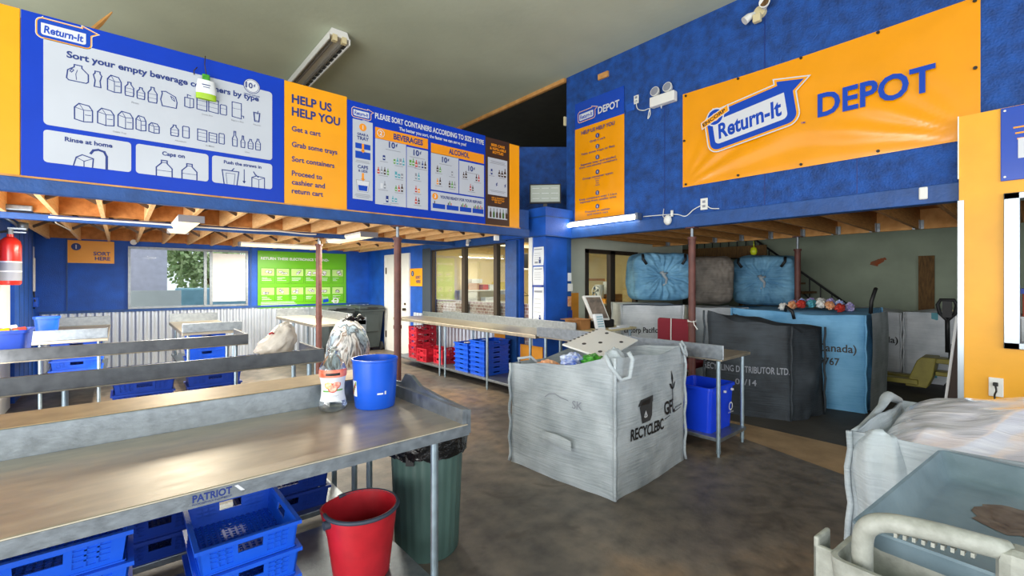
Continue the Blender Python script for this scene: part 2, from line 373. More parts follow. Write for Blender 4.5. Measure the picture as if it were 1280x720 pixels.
class Plane:
    """flat graphics on a sign face: u,v metres on the face, each layer a hair in front of the last"""
    def __init__(s, o, u, v, n): s.m = frame(o, u, v, n); s.layers = {}
    def mb(s, key):
        return s.layers.setdefault(key, MB())
    def poly(s, key, pts, d=0.002):
        s.mb(key).add([(x, y, d) for x, y in pts], [tuple(range(len(pts)))], s.m)
    def rect(s, key, x0, y0, x1, y1, d=0.002): s.poly(key, [(x0, y0), (x1, y0), (x1, y1), (x0, y1)], d)
    def rrect(s, key, x0, y0, x1, y1, r, d=0.002, n=5, rot=0):
        p = []
        for cx, cy, a in ((x1-r, y0+r, -90), (x1-r, y1-r, 0), (x0+r, y1-r, 90), (x0+r, y0+r, 180)):
            for i in range(n+1):
                q = math.radians(a+90*i/n); p.append((cx+r*math.cos(q), cy+r*math.sin(q)))
        s.poly(key, p, d)
    def disc(s, key, x, y, r, d=0.003, n=24): s.poly(key, [(x+r*math.cos(2*PI*i/n), y+r*math.sin(2*PI*i/n)) for i in range(n)], d)
    def ring(s, key, x, y, r0, r1, d=0.003, n=28):
        for i in range(n):
            a, b = 2*PI*i/n, 2*PI*(i+1)/n
            s.poly(key, [(x+r0*math.cos(a), y+r0*math.sin(a)), (x+r1*math.cos(a), y+r1*math.sin(a)), (x+r1*math.cos(b), y+r1*math.sin(b)), (x+r0*math.cos(b), y+r0*math.sin(b))], d)
    def line(s, key, pts, w, d=0.003, closed=False):
        P = [Vector(p) for p in pts]; N = len(P)
        for i in range(N if closed else N-1):
            a, b = P[i], P[(i+1) % N]; t = (b-a)
            if t.length < 1e-6: continue
            t.normalize(); q = Vector((-t.y, t.x))*w/2; a = a-t*w*0.4; b = b+t*w*0.4
            s.poly(key, [a-q, b-q, b+q, a+q], d+0.00002*i)
    def text(s, key, body, x, y, h, d=0.004, bold=0.0, align='l', width=None, shear=0.0, rot=0.0, space=1.0):
        """h = capital height; width squeezes or stretches to that width"""
        bold = min(.03, bold*1.1+.004)
        vv, ff = text_geo(body, bold, shear, space)
        if not vv: return
        k = h/0.70; x0 = min(p[0] for p in vv); x1 = max(p[0] for p in vv); w = (x1-x0)*k
        kx = k*(width/w) if width else k; w = (x1-x0)*kx
        sh = {'l': 0, 'c': -w/2, 'r': -w}[align]; c, sn = math.cos(rot), math.sin(rot)
        pts = []
        for p in vv:
            a, b = (p[0]-x0)*kx+sh, p[1]*k
            pts.append((x+a*c-b*sn, y+a*sn+b*c, d))
        s.mb(key).add(pts, ff, s.m)
    def build(s, parent):
        groups = {}
        for (nm, m), b in s.layers.items():
            g = 'lettering' if nm in ('lettering', 'heading', 'caption', 'small_print') else 'logo' if nm.startswith('logo') else 'printed_panel'
            groups.setdefault(g, []).append((m, b))
        for g, ls in groups.items():
            tot = MB(); idx = []
            for i, (m, b) in enumerate(ls): tot.add(b.v, b.f); idx += [i]*len(b.f)
            o = part(g, tot, ls[0][0], parent)
            for m, b in ls[1:]: o.data.materials.append(M[m])
            o.data.polygons.foreach_set('material_index', idx)

def plane_y(x0, y, z0): return Plane((x0, y, z0), (1, 0, 0), (0, 0, 1), (0, -1, 0))      # wall facing -Y
def plane_x(x, y0, z0): return Plane((x, y0, z0), (0, -1, 0), (0, 0, 1), (-1, 0, 0))     # wall facing -X

# ------------------------------------------------------------------ the setting
struct('floor', MB().box(-7, 5.36, -5, 12, -0.1, 0), 'floor')
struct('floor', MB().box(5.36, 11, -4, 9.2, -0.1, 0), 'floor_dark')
struct('floor', MB().add([(4.15, -0.3, 0.001), (5.36, -0.3, 0.001), (5.36, 2.9, 0.001), (5.12, 2.9, 0.001)], [(0, 1, 2, 3)]), 'floor_sunlit')  # tan quad paints the sunlit stripe on to the floor
struct('ceiling', MB().box(-7, 5.42, -5, 12, 4.86, 4.98), 'ceiling')
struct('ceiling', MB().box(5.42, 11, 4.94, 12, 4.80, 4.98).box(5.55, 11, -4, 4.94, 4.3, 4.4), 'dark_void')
struct('trim_1', MB().box(5.37, 5.44, 4.95, 12, 4.80, 4.90), 'trim_wood')
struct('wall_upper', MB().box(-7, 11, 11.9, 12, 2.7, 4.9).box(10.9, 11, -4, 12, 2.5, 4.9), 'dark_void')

# back wall with the sliding window opening, steel sheet below
wb = MB()
wb.box(-1.12, 0.145, 11.3, 11.4, 1.06, 2.66).box(2.1, 5.0, 11.3, 11.4, 1.06, 2.66).box(0.145, 2.1, 11.3, 11.4, 2.27, 2.66).box(0.145, 2.1, 11.3, 11.4, 1.06, 1.13)
wb.box(-1.12, 5.0, 11.3, 11.4, 0, 1.06)
wback = struct('wall_back', wb, 'blue_wall')
cm = MB()
def corr(mb, p0, p1, z0, z1, nrm, pitch=0.115, amp=0.02):
    p0, p1 = Vector(p0), Vector(p1); L = (p1-p0).length; t = (p1-p0)/L; n = Vector(nrm); N = int(L/pitch*4)
    for i in range(N+1):
        k = i % 4; a = (0, 1, 1, 0)[k]*amp; q = p0+t*(L*i/N)+n*(0.003+a)
        mb.v += [(q.x, q.y, z0), (q.x, q.y, z1)]
    b = len(mb.v)-2*(N+1)
    for i in range(N): mb.f.append((b+2*i, b+2*i+2, b+2*i+3, b+2*i+1))
corr(cm, (-1.05, 11.298, 0), (4.85, 11.298, 0), 0.02, 1.05, (0, -1, 0))
part('steel_cladding', cm, 'corrugated', wback)
part('ledge_strip', MB().box(-1.05, 4.85, 11.26, 11.3, 1.045, 1.09), 'blue_beam', wback)
part('panel_joint', MB().box(-0.72, -0.70, 11.285, 11.3, 1.09, 2.45).box(2.16, 2.19, 11.28, 11.3, 1.09, 2.45), 'blue_beam', wback)

w1 = struct('window_1', MB().box(0.12, 2.12, 11.26, 11.31, 2.24, 2.285).box(0.12, 2.12, 11.26, 11.31, 1.095, 1.135).box(0.12, 0.16, 11.26, 11.31, 1.13, 2.25).box(2.08, 2.12, 11.26, 11.31, 1.13, 2.25)
            .box(1.32, 1.37, 11.27, 11.33, 1.13, 2.25).box(1.42, 1.47, 11.26, 11.32, 1.13, 2.25), 'galv')
part('pane', MB().box(0.16, 1.33, 11.33, 11.336, 1.13, 2.25), 'glass', w1)
part('cover_board', MB().box(1.46, 2.07, 11.275, 11.29, 1.2, 2.21), 'white_paint', w1, label='white board covering the right half')

# left wall with grooved blue cladding, white lower strip
wl = struct('wall_left', MB().box(-1.2, -1.1, 10.42, 11.4, 0, 2.66).box(-1.2, -1.05, 8.85, 10.42, 0, 2.5).box(-1.2, -1.09, 7.4, 8.85, 0, 2.66).box(-1.2, -1.09, 5.0, 7.4, 2.4, 2.66), 'blue_wall')  # near stretch left open, out of view, to admit the added side fill
part('groove', MB().box(-1.052, -1.045, 9.2, 9.23, 0.1, 2.4).box(-1.052, -1.045, 9.6, 9.63, 0.1, 2.4).box(-1.052, -1.045, 10.0, 10.03, 0.1, 2.4).box(-1.052, -1.04, 10.38, 10.42, 0.1, 2.5), 'blue_beam', wl)
part('jamb_strip', MB().box(-1.09, -1.06, 7.6, 8.6, 0.0, 1.75), 'white_paint', wl)

# mezzanine deck on the left: plywood, joists, blocking and cross bracing
ml = struct('ceiling', MB().box(-1.1, 4.62, 5.07, 11.4, 2.605, 2.66).box(4.62, 5.4, 5.9, 11.4, 2.605, 2.66), 'plywood')
JX = [-0.94+0.397*k for k in range(15)]
for x in JX: part('joist', MB().box(x-0.02, x+0.02, 5.04, 11.28, 2.36, 2.605), 'wood', ml)
for a, b in zip(JX, JX[1:]):
    part('blocking', MB().box(a+0.02, b-0.02, 7.28, 7.32, 2.38, 2.605), 'osb', ml)
    part('blocking', MB().box(a+0.02, b-0.02, 11.2, 11.24, 2.38, 2.605), 'osb', ml)
    for y in (6.0, 9.2):
        part('cross_brace', MB().tube([(a+0.02, y, 2.38), (b-0.02, y, 2.59)], 0.026, 4).tube([(a+0.02, y+0.05, 2.59), (b-0.02, y+0.05, 2.38)], 0.026, 4), 'dark_brace', ml)
struct('trim_2', MB().box(-1.4, 4.62, 4.955, 5.03, 2.275, 2.385), 'blue_beam', bev=0.006)
struct('trim_3', MB().box(-1.05, 4.85, 7.25, 7.36, 2.295, 2.36), 'blue_beam', bev=0.006)
struct('trim_7', MB().box(4.44, 4.66, 5.02, 5.07, 2.36, 2.68).box(4.62, 4.66, 5.07, 5.95, 2.36, 2.68), 'blue_beam')
struct('wall_front', MB().box(-2.2, 4.45, 5.0, 5.06, 2.385, 3.59), 'plywood')
struct('trim_4', MB().box(-1.4, 4.45, 4.975, 5.0, 2.385, 2.402), 'trim_wood')

# office: blue partition facing the counters, glazed
wo = MB()
X = 4.85
wo.box(X, X+0.1, 5.44, 5.73, 0, 2.66).box(X, X+0.1, 5.73, 8.14, 2.26, 2.66).box(X, X+0.1, 5.73, 8.14, 0, 0.97).box(X, X+0.1, 8.14, 9.06, 0, 2.66)
wo.box(X, X+0.1, 9.06, 10.26, 2.25, 2.66).box(X, X+0.1, 10.26, 11.4, 0, 2.66).box(X, X+0.1, 5.2, 5.44, 2.3, 2.66).box(X, X+0.1, 5.2, 5.44, 0, 0.6)
woff = struct('wall_office', wo, 'blue_wall')
cm = MB(); corr(cm, (X-0.002, 8.9, 0), (X-0.002, 5.6, 0), 0.02, 0.95, (-1, 0, 0)); part('steel_cladding', cm, 'corrugated', woff)
part('jamb', MB().box(X-0.04, X+0.05, 8.14, 8.46, 0.0, 2.3), 'dark_rim', woff, label='dark slate jamb left of the office glazing')
part('post', MB().box(X-0.05, X+0.1, 5.46, 5.74, 0, 2.275), 'blue_beam', woff)
part('header', MB().box(X-0.03, X, 5.74, 8.46, 2.26, 2.42), 'blue_beam', woff)
part('orange_panel', MB().box(X-0.02, X, 4.9, 5.4, 0.1, 0.62).box(X-0.03, X-0.015, 5.75, 6.05, 0.1, 0.78), 'orange', woff)
w2 = struct('window_2', MB().box(X+0.01, X+0.07, 5.73, 8.14, 0.95, 0.985).box(X+0.01, X+0.07, 5.73, 8.14, 2.235, 2.27).box(X, X+0.08, 6.02, 6.11, 0.97, 2.26).box(X, X+0.08, 6.97, 7.07, 0.97, 2.26).box(X, X+0.06, 8.10, 8.14, 0.97, 2.26), 'dark_frame')
part('pane', MB().box(X+0.04, X+0.046, 5.74, 8.12, 0.98, 2.24), 'glass', w2)
part('side_frame', MB().box(X-0.02, X+0.06, 5.13, 5.205, 0.6, 2.31), 'white_paint', w2, label='white upright frame')
struct('wall_brick', MB().box(X+0.12, X+0.24, 5.25, 8.9, 0, 1.25), 'brick')
of = MB()
of.box(X+0.25, 9.5, 9.0, 9.1, 0, 2.6).box(9.4, 9.5, 5.3, 9.0, 0, 2.6).box(X+0.1, 9.5, 5.25, 9.1, 2.5, 2.6)
struct('wall_interior', of, 'cream_wall')
wf = MB()
wf.box(5.3, 6.17, 5.2, 5.3, 0, 2.5).box(7.73, 7.95, 5.2, 5.3, 0, 2.5).box(7.95, 9.5, 5.2, 5.3, 0, 2.5).box(6.17, 7.73, 5.2, 5.3, 2.18, 2.5).box(6.17, 7.73, 5.2, 5.3, 0, 0.5)
struct('wall_side', wf, 'pale_wall')
w3 = struct('window_3', MB().box(6.17, 6.24, 5.17, 5.26, 0.5, 2.18).box(7.66, 7.73, 5.17, 5.26, 0.5, 2.18).box(6.17, 7.73, 5.17, 5.26, 2.12, 2.19).box(6.86, 7.0, 5.17, 5.26, 0.5, 2.18).box(6.17, 7.73, 5.17, 5.26, 0.46, 0.53), 'dark_frame')
part('pane', MB().box(6.2, 7.7, 5.22, 5.226, 0.5, 2.15), 'glass', w3)

# blue corner column, its bulkhead, angled wall above
wc = struct('wall_column', MB().box(4.85, 5.32, 4.85, 5.14, 0, 2.31), 'blue_wall')
wk = struct('wall_bulkhead', MB().box(4.80, 5.4, 4.80, 5.82, 2.30, 2.73), 'blue_wall')
part('seam_strip', MB().box(4.79, 5.40, 4.79, 5.82, 2.58, 2.60).box(4.79, 5.40, 4.79, 5.82, 2.295, 2.31), 'blue_beam', wk)
a, b = Vector((5.10, 6.03, 0)), Vector((5.98, 5.27, 0)); t = (b-a).normalized(); nn = Vector((t.y, -t.x, 0))
fr = frame((a.x, a.y, 0), t, (0, 0, 1), nn*1)
struct('wall_corner', MB().box(0, (b-a).length, 2.31, 3.95, -0.08, 0, fr).box(0.48, 0.487, 2.7, 3.94, 0, 0.002, fr), 'blue_osb')

# right wall (strand board) above its beam; lower yellow wall; storage room behind
wr = struct('wall_right', MB().box(5.4, 5.5, -1.6, 4.93, 2.31, 4.9), 'blue_osb')
part('panel_joint', MB().box(5.397, 5.4, 1.98, 1.99, 2.46, 4.87).box(5.397, 5.4, 3.2, 3.208, 2.46, 4.0).box(5.397, 5.4, 0.0, 0.01, 2.46, 4.87).box(5.397, 5.4, 1.15, 1.157, 2.46, 2.85), 'navy_print', wr)
struct('trim_5', MB().box(5.37, 5.5, 0.44, 4.95, 2.29, 2.45), 'blue_beam', bev=0.006)
wy = MB()
wy.box(5.3, 5.42, 0.186, 0.44, 0, 2.98).box(5.3, 5.42, -1.6, 0.186, 2.30, 2.98).box(5.3, 5.42, -1.6, 0.186, 0, 1.08).box(5.3, 5.42, -1.6, -1.1, 1.08, 2.30)
wyel = struct('wall_counter', wy, 'yellow_wall')
part('corner_trim', MB().box(5.285, 5.345, 0.44, 0.447, 0, 2.28).box(5.29, 5.295, 0.41, 0.447, 0, 2.28), 'chrome', wyel, label='bright aluminium corner trim')
part('edge_trim', MB().box(5.285, 5.38, 0.44, 0.447, 2.46, 2.98), 'white_paint', wyel)
w4 = struct('window_4', MB().box(5.27, 5.44, 0.10, 0.186, 1.08, 2.30).box(5.27, 5.44, -1.1, 0.186, 2.25, 2.30).box(5.27, 5.44, -1.1, 0.186, 1.08, 1.13), 'chrome', bev=0.004)
ws = struct('wall_storage', MB().box(10.8, 10.9, -4, 9.2, 0, 4.4), 'green_wall')
rs = MB(); st = Vector((10.797, 2.03, 1.96))
for k in range(5):
    pts = [(st.x-0.0005*k, st.y-0.05*k*0.7+0.10*math.cos(q)*R.uniform(0.5, 1)*(1-0.15*k), st.z+0.02*k+0.07*math.sin(q)*R.uniform(0.5, 1)*(1-0.12*k)) for q in [2*PI*i/12 for i in range(12)]]
    rs.add(pts, [tuple(range(12))])
part('stain', rs, 'rust', ws)
part('wood_plank', MB().box(10.75, 10.8, 1.2, 1.41, 1.0, 2.07), 'brown_wood', ws)
struct('wall_far', MB().box(5.5, 10.9, -4.1, -4, 0, 4.4).box(7.96, 10.9, 9.1, 9.2, 0, 4.4), 'green_wall')
mr = struct('ceiling', MB().box(5.5, 8.36, -1.6, 5.2, 2.6, 2.66), 'osb')
JY = [1.09+0.472*k for k in range(-4, 9)]
for y in JY: part('joist', MB().box(5.5, 8.3, y-0.02, y+0.02, 2.33, 2.6), 'wood_x', mr)
part('ledger', MB().box(8.3, 8.36, -1.6, 5.2, 2.33, 2.6), 'trim_wood', mr)
for y in JY[4:]:
    part('joist_hanger', MB().box(8.2, 8.3, y+0.02, y+0.027, 2.33, 2.45).box(8.2, 8.3, y-0.027, y-0.02, 2.33, 2.45).box(8.285, 8.299, y-0.06, y+0.06, 2.33, 2.45), 'galv', mr)

# white door in the office partition
d1 = struct('door_1', MB().box(4.82, 4.87, 9.12, 10.2, 0, 2.19), 'white_paint')
part('door_frame', MB().box(4.81, 4.9, 9.05, 9.12, 0, 2.25).box(4.81, 4.9, 10.2, 10.27, 0, 2.25).box(4.81, 4.9, 9.12, 10.2, 2.19, 2.25), 'white_paint', d1)
part('hinge', MB().box(4.805, 4.82, 10.16, 10.2, 1.8, 1.95).box(4.805, 4.82, 10.16, 10.2, 0.3, 0.45), 'dark_frame', d1)
part('door_knob', MB().cyl((4.82, 9.22, 1.0), (4.75, 9.22, 1.0), 0.03).cyl((4.82, 9.22, 1.12), (4.79, 9.22, 1.12), 0.025), 'dark_frame', d1)

# outside, seen through the back window
struct('ground', MB().box(-25, 25, 11.4, 60, -0.12, -0.02), 'asphalt')
bm_ = thing('building', 'lilac grey building seen through the left half of the back window', 'building', (-1.0, 19, 0))
part('wall', MB().box(-7, 1.2, 19, 22, 0, 5.2), 'far_wall', bm_)
part('canopy_band', MB().box(-7.1, 1.25, 18.7, 22, 5.0, 5.4), 'trim_wood', bm_)
part('window', MB().box(-3, -1.8, 18.97, 19.02, 1.4, 2.6), 'dark_frame', bm_)
struct('wall_yard', MB().box(-3, 1.3, 15.6, 15.75, 0, 1.38).box(-3, 1.3, 15.57, 15.6, .55, .62).box(-3, 1.3, 15.57, 15.6, .9, .95), 'white_paint')
tr = thing('parked_truck', 'blue grey box truck parked beyond the back window', 'truck', (2.1, 17, 0))
part('cargo_box', MB().box(1.35, 3.6, 16.2, 18.2, 0.45, 1.42), mat('blue grey truck paint', '#8fbfd2', 0.5, var=0.1), tr, bev=0.05)
part('cab', MB().box(3.6, 4.6, 16.3, 18.1, 0.45, 1.3), 'white_paint', tr, bev=0.12)
for wx in (1.8, 4.1): part('wheel', MB().cyl((wx, 16.15, 0.4), (wx, 16.4, 0.4), 0.4), 'rubber', tr)
lf = MB(); rr = random.Random(5)
for k in range(2600):
    q = Vector((rr.gauss(0, 1), rr.gauss(0, 1), rr.gauss(0, 0.8))); q = q.normalized()*rr.uniform(0.5, 1.0); c = Vector((3.0, 25.5, 2.9))+Vector((q.x*1.7, q.y*1.2, q.z*1.9))
    a_ = Vector((rr.uniform(-1, 1), rr.uniform(-1, 1), rr.uniform(-1, 1))).normalized(); b_ = a_.orthogonal().normalized()*0.09; a_ = a_*0.14
    lf.add([c-a_, c+b_, c+a_, c-b_], [(0, 1, 2, 3)])
t_ = thing('tree', 'leafy green tree seen through the middle of the back window', 'tree', (3.0, 25.5, 0))
part('trunk', MB().tube([(3.0, 25.5, 0), (3.05, 25.5, 1.5), (2.95, 25.5, 3.4)], [0.2, 0.16, 0.1], 10), 'brown_wood', t_); part('crown', lf, 'foliage', t_)

# ------------------------------------------------------------------ sign graphics
def logo(pl, x, y, w, rot=0.0, d=0.002, yellow_bar=True, wheel=False, outline='white_print', text_bold=0.03):
    """arrow logo: x,y lower left, w overall width; blue body, white inset with lettering, long arrow along the top"""
    c, s = math.cos(rot), math.sin(rot)
    def T(p): return (x+w*(p[0]*c-p[1]*s), y+w*(p[0]*s+p[1]*c))
    def P(key, pts, dd): pl.poly(key, [T(p) for p in pts], dd)
    def arc(cx, cy, r, a0, a1, n=6): return [(cx+r*math.cos(math.radians(a0+(a1-a0)*i/n)), cy+r*math.sin(math.radians(a0+(a1-a0)*i/n))) for i in range(n+1)]
    body = arc(0.09, 0.09, 0.09, 180, 270)+arc(0.80, 0.09, 0.09, 270, 360)+[(0.89, 0.31), (1.0, 0.385), (0.76, 0.47), (0.76, 0.425), (0.10, 0.425)]+arc(0.10, 0.325, 0.10, 90, 180)
    cx, cy = 0.45, 0.2
    def grow(e):
        o = []
        for i, p in enumerate(body):
            a, b, q = Vector(body[i-1]), Vector(p), Vector(body[(i+1) % len(body)])
            n1 = Vector(((b-a).y, -(b-a).x)).normalized(); n2 = Vector(((q-b).y, -(q-b).x)).normalized()
            m = (n1+n2); m = m.normalized() if m.length > 0.2 else n1
            o.append(tuple(b+m*e/max(0.5, m.dot(n1))))
        return o
    P(('logo_outline', outline), grow(0.032), d)
    if yellow_bar: P(('logo_arrow', 'yellow_sign'), grow(0.020), d+0.0004)
    P(('logo_body', 'blue_print'), body if yellow_bar else grow(0.012), d+0.0008)
    ins = arc(0.11, 0.11, 0.05, 180, 270)+arc(0.76, 0.11, 0.05, 270, 360)+[(0.81, 0.33), (0.06, 0.33)]
    P(('logo_inset', outline), ins, d+0.0012)
    tx, ty = T((0.105, 0.115))
    pl.text(('logo_lettering', 'blue_print'), 'Return-It', tx, ty, w*0.165, d+0.0016, bold=text_bold, width=w*0.66, shear=0.12, rot=rot)
    if wheel:
        wx, wy_ = T((0.10, 0.375)); r = w*0.085
        pl.disc(('logo_wheel', 'white_print'), wx, wy_, r*1.2, d+0.0018); pl.ring(('logo_wheel', 'blue_print'), wx, wy_, r*0.55, r*1.02, d+0.0022); pl.disc(('logo_wheel', 'yellow_sign'), wx, wy_, r*0.55, d+0.0022)
        bx = [(-0.06, 0.30), (0.25, 0.385), (0.25, 0.45), (-0.06, 0.365)]
        P(('logo_ribbon', 'white_print'), [(-0.07, 0.288), (0.262, 0.379), (0.262, 0.462), (-0.07, 0.371)], d+0.0024); P(('logo_ribbon', 'yellow_sign'), bx, d+0.0028)
        tx, ty = T((-0.045, 0.318)); pl.text(('logo_lettering', 'black_print'), 'ENCORP', tx, ty, w*0.038, d+0.0032, bold=0.03, width=w*0.28, rot=rot+0.268)

def icon(pl, kind, x, y, w, h, key=('container_drawing', 'navy_print'), lw=0.0075):
    """outline drawing of a beverage container; x,y = bottom left"""
    def L(p, close=True, k=1.0): pl.line(key, [(x+a*w, y+b*h) for a, b in p], lw*k, closed=close)
    if kind == 'jug':
        L([(0.1, 0), (0.9, 0), (1, 0.1), (1, 0.55), (0.7, 0.86), (0.7, 1), (0.35, 1), (0.35, 0.86), (0.05, 0.6), (0, 0.1)]); L([(0.15, 0.55), (0.25, 0.72), (0.33, 0.65), (0.22, 0.5)], True, 0.7); L([(0.45, 0.1), (0.42, 0.45), (0.5, 0.7)], False, 0.5)
    elif kind == 'jugr':
        L([(0.1, 0), (0.95, 0), (1, 0.4), (0.9, 0.75), (0.55, 0.9), (0.3, 1), (0.05, 0.95), (0.1, 0.85), (0, 0.4)]); L([(0.6, 0.75), (0.8, 0.65), (0.85, 0.45), (0.7, 0.55)], True, 0.7)
    elif kind == 'bottle':
        L([(0.05, 0), (0.95, 0), (1, 0.15), (1, 0.62), (0.68, 0.85), (0.68, 1), (0.32, 1), (0.32, 0.85), (0, 0.62), (0, 0.15)]); L([(0, 0.55), (1, 0.55)], False, 0.4); L([(0, 0.28), (1, 0.28)], False, 0.4)
    elif kind == 'slim':
        L([(0.1, 0), (0.9, 0), (0.95, 0.5), (0.66, 0.72), (0.66, 1), (0.34, 1), (0.34, 0.72), (0.05, 0.5)]); L([(0.1, 0.42), (0.9, 0.42)], False, 0.4); L([(0.34, 0.92), (0.66, 0.92)], False, 0.5)
    elif kind == 'milk':
        L([(0.1, 0), (0.9, 0), (0.8, 0.4), (1, 0.75), (0.8, 0.88), (0.8, 1), (0.2, 1), (0.2, 0.88), (0, 0.75), (0.2, 0.4)])
    elif kind == 'carton':
        L([(0, 0.08), (0.5, 0), (1, 0.05), (1, 0.7), (0.8, 0.95), (0.25, 1), (0, 0.75)]); L([(0.5, 0), (0.5, 0.66)], False, 0.6); L([(0, 0.75), (0.5, 0.66), (1, 0.7)], False, 0.6); L([(0.25, 1), (0.5, 0.66)], False, 0.5); L([(0.6, 0.4), (0.9, 0.42)], False, 0.7)
    elif kind == 'can':
        L([(0, 0.05), (0.1, 0), (0.9, 0), (1, 0.05), (1, 0.92), (0.88, 1), (0.12, 1), (0, 0.92)]); L([(0, 0.62), (1, 0.62)], False, 0.4)
    elif kind == 'drum':
        L([(0, 0.04), (1, 0), (1, 0.97), (0, 1)]); L([(0, 0.72), (1, 0.70)], False, 0.5); L([(0, 0.38), (1, 0.36)], False, 0.4)
    elif kind == 'straw':
        L([(0, 0.05), (0.6, 0), (1, 0.08), (1, 0.75), (0, 0.75)]); L([(0.6, 0), (0.6, 0.7)], False, 0.5); L([(0.3, 0.75), (0.3, 1), (0.7, 0.94)], False, 0.8)
    elif kind == 'boxtap':
        L([(0, 0.05), (0.9, 0), (0.9, 1), (0, 1)]); L([(0, 0.6), (0.9, 0.6)], False, 0.4); L([(0.9, 0.2), (1.12, 0.2), (1.12, 0.08)], False, 1)
    elif kind == 'pouch':
        L([(0.15, 0), (0.85, 0), (1, 0.9), (0, 0.9)]); L([(0.22, 0.1), (0.78, 0.1), (0.88, 0.8), (0.12, 0.8)], True, 0.5); L([(0.6, 0.8), (0.7, 1.1)], False, 0.8)

def tiny_lines(pl, x, y, w, n, key=('small_print', 'gray_print'), pitch=0.016, h=0.006):
    rr = random.Random(int(x*1000)+n)
    for i in range(n): 
        q = w*rr.uniform(0.75, 1); pl.rect(key, x+(w-q)/2, y-i*pitch, x+(w+q)/2, y-i*pitch+h, 0.0035)

def cents(pl, x, y, h, d=.004):
    pl.text(('lettering', 'navy_print'), '10', x+h*.35, y, h, d, bold=.025, align='r'); pl.text(('lettering', 'navy_print'), '¢', x+h*.48, y+h*.45, h*.55, d, bold=.02)

# --- board with the sorting pictures
ZB = 2.402
def sign_board(name, label, x0, x1, z0, z1, m, y=4.985, group=None):
    t = thing(name, label, 'sign', (x0, 5.0, z0), 0, group)
    part('panel', MB().box(x0, x1, y, 4.999, z0, z1), m, t, bev=0.003)
    return t, plane_y(x0, y, z0)
t, _ = sign_board('blank_sign_panel', 'plain yellow panel at the far left end of the sign row', -2.0, -0.565, ZB, 3.65, 'yellow_sign')
t, s1 = sign_board('sorting_sign', 'blue and white sign of container drawings above the sorting tables', -0.56, 1.26, ZB, 3.65, 'blue_sign')
PP = ('pale_panel', 'pale_print'); NL = ('lettering', 'navy_print')
s1.rrect(PP, 0.118, 0.41, 1.709, 1.085, 0.03); s1.rrect(PP, 0.118, 0.122, 0.634, 0.372, 0.025); s1.rrect(PP, 0.664, 0.122, 1.178, 0.372, 0.025); s1.rrect(PP, 1.206, 0.122, 1.709, 0.372, 0.025)
s1.text(NL, 'Sort your empty beverage containers by type', 0.245, 0.965, 0.05, bold=0.028, width=1.345)
logo(s1, 0.085, 1.075, 0.335, rot=0.0)
s1.disc(('badge', 'navy_print'), 1.53, 1.098, 0.072, 0.0026); s1.disc(('badge', 'white_print'), 1.53, 1.098, 0.066, 0.003); s1.ring(('badge', 'navy_print'), 1.53, 1.098, 0.056, 0.06, 0.0034)
cents(s1, 1.52, 1.076, .05)
s1.text(NL, 'DEPOSIT REFUND', 1.53, 1.005, 0.012, 0.004, bold=0.02, align='c')
for kind, x, y, w, h in [('jug', .245, .79, .125, .13), ('milk', .40, .78, .05, .125), ('carton', .485, .765, .085, .135), ('bottle', .595, .76, .055, .115), ('bottle', .672, .755, .05, .095), ('bottle', .745, .745, .06, .13), ('jugr', .83, .735, .115, .13),
                         ('straw', 1.0, .765, .065, .115), ('drum', 1.09, .765, .075, .12), ('drum', 1.18, .765, .075, .12), ('can', 1.27, .765, .05, .09), ('boxtap', 1.365, .76, .085, .145), ('pouch', 1.545, .765, .055, .095),
                         ('carton', .29, .48, .105, .14), ('carton', .425, .48, .10, .135), ('carton', .55, .48, .095, .14), ('carton', .665, .485, .065, .125), ('carton', .75, .485, .07, .085),
                         ('bottle', .90, .49, .055, .095), ('can', .985, .49, .048, .1), ('drum', 1.095, .485, .07, .105), ('drum', 1.182, .49, .06, .085), ('can', 1.26, .49, .042, .095),
                         ('slim', 1.365, .49, .045, .14), ('slim', 1.435, .49, .038, .11), ('bottle', 1.498, .49, .042, .09), ('bottle', 1.562, .49, .042, .105)]: icon(s1, kind, x, y, w, h)
for tx, x, y in [('Plastic', .66, .705), ('Drink Box', 1.17, .725), ('Bag-in-a-Box', 1.41, .725), ('Pouches', 1.575, .725), ('Gable Top', .56, .435), ('Aluminum', .97, .445), ('Bi-Metal', 1.19, .445), ('Glass', 1.49, .445)]:
    s1.text(('caption', 'gray_print'), tx, x, y, 0.014, align='c')
s1.text(NL, 'Rinse at home', .375, .305, 0.034, bold=0.025, align='c'); s1.text(NL, 'Caps on', .92, .305, 0.034, bold=0.025, align='c'); s1.text(NL, 'Push the straws in', 1.455, .312, 0.03, bold=0.025, align='c')
K2 = ('instruction_drawing', 'navy_print')
s1.line(K2, [(.48, .124), (.48, .225), (.465, .262), (.43, .272), (.40, .262), (.385, .235)], 0.016)
s1.line(K2, [(.285, .124), (.30, .19), (.335, .215), (.40, .195), (.395, .124)], 0.008); s1.line(K2, [(.30, .19), (.345, .165), (.40, .195)], 0.005); s1.line(K2, [(.345, .165), (.345, .124)], 0.005)
for x in (.80, .98):
    s1.line(K2, [(x, .124), (x, .195), (x+.035, .235), (x+.035, .26), (x+.075, .26), (x+.075, .235), (x+.11, .195), (x+.11, .124)], 0.009); s1.line(K2, [(x, .17), (x+.11, .17)], 0.004); s1.line(K2, [(x+.035, .242), (x+.075, .242)], 0.006)
s1.line(K2, [(1.30, .124), (1.285, .25), (1.42, .25), (1.405, .124)], 0.009); s1.line(K2, [(1.325, .124), (1.315, .225), (1.39, .225), (1.38, .124)], 0.004); s1.line(K2, [(1.36, .25), (1.38, .275)], 0.009)
s1.line(K2, [(1.465, .28), (1.465, .165)], 0.007); s1.poly(K2, [(1.45, .17), (1.465, .145), (1.48, .17)], 0.003)
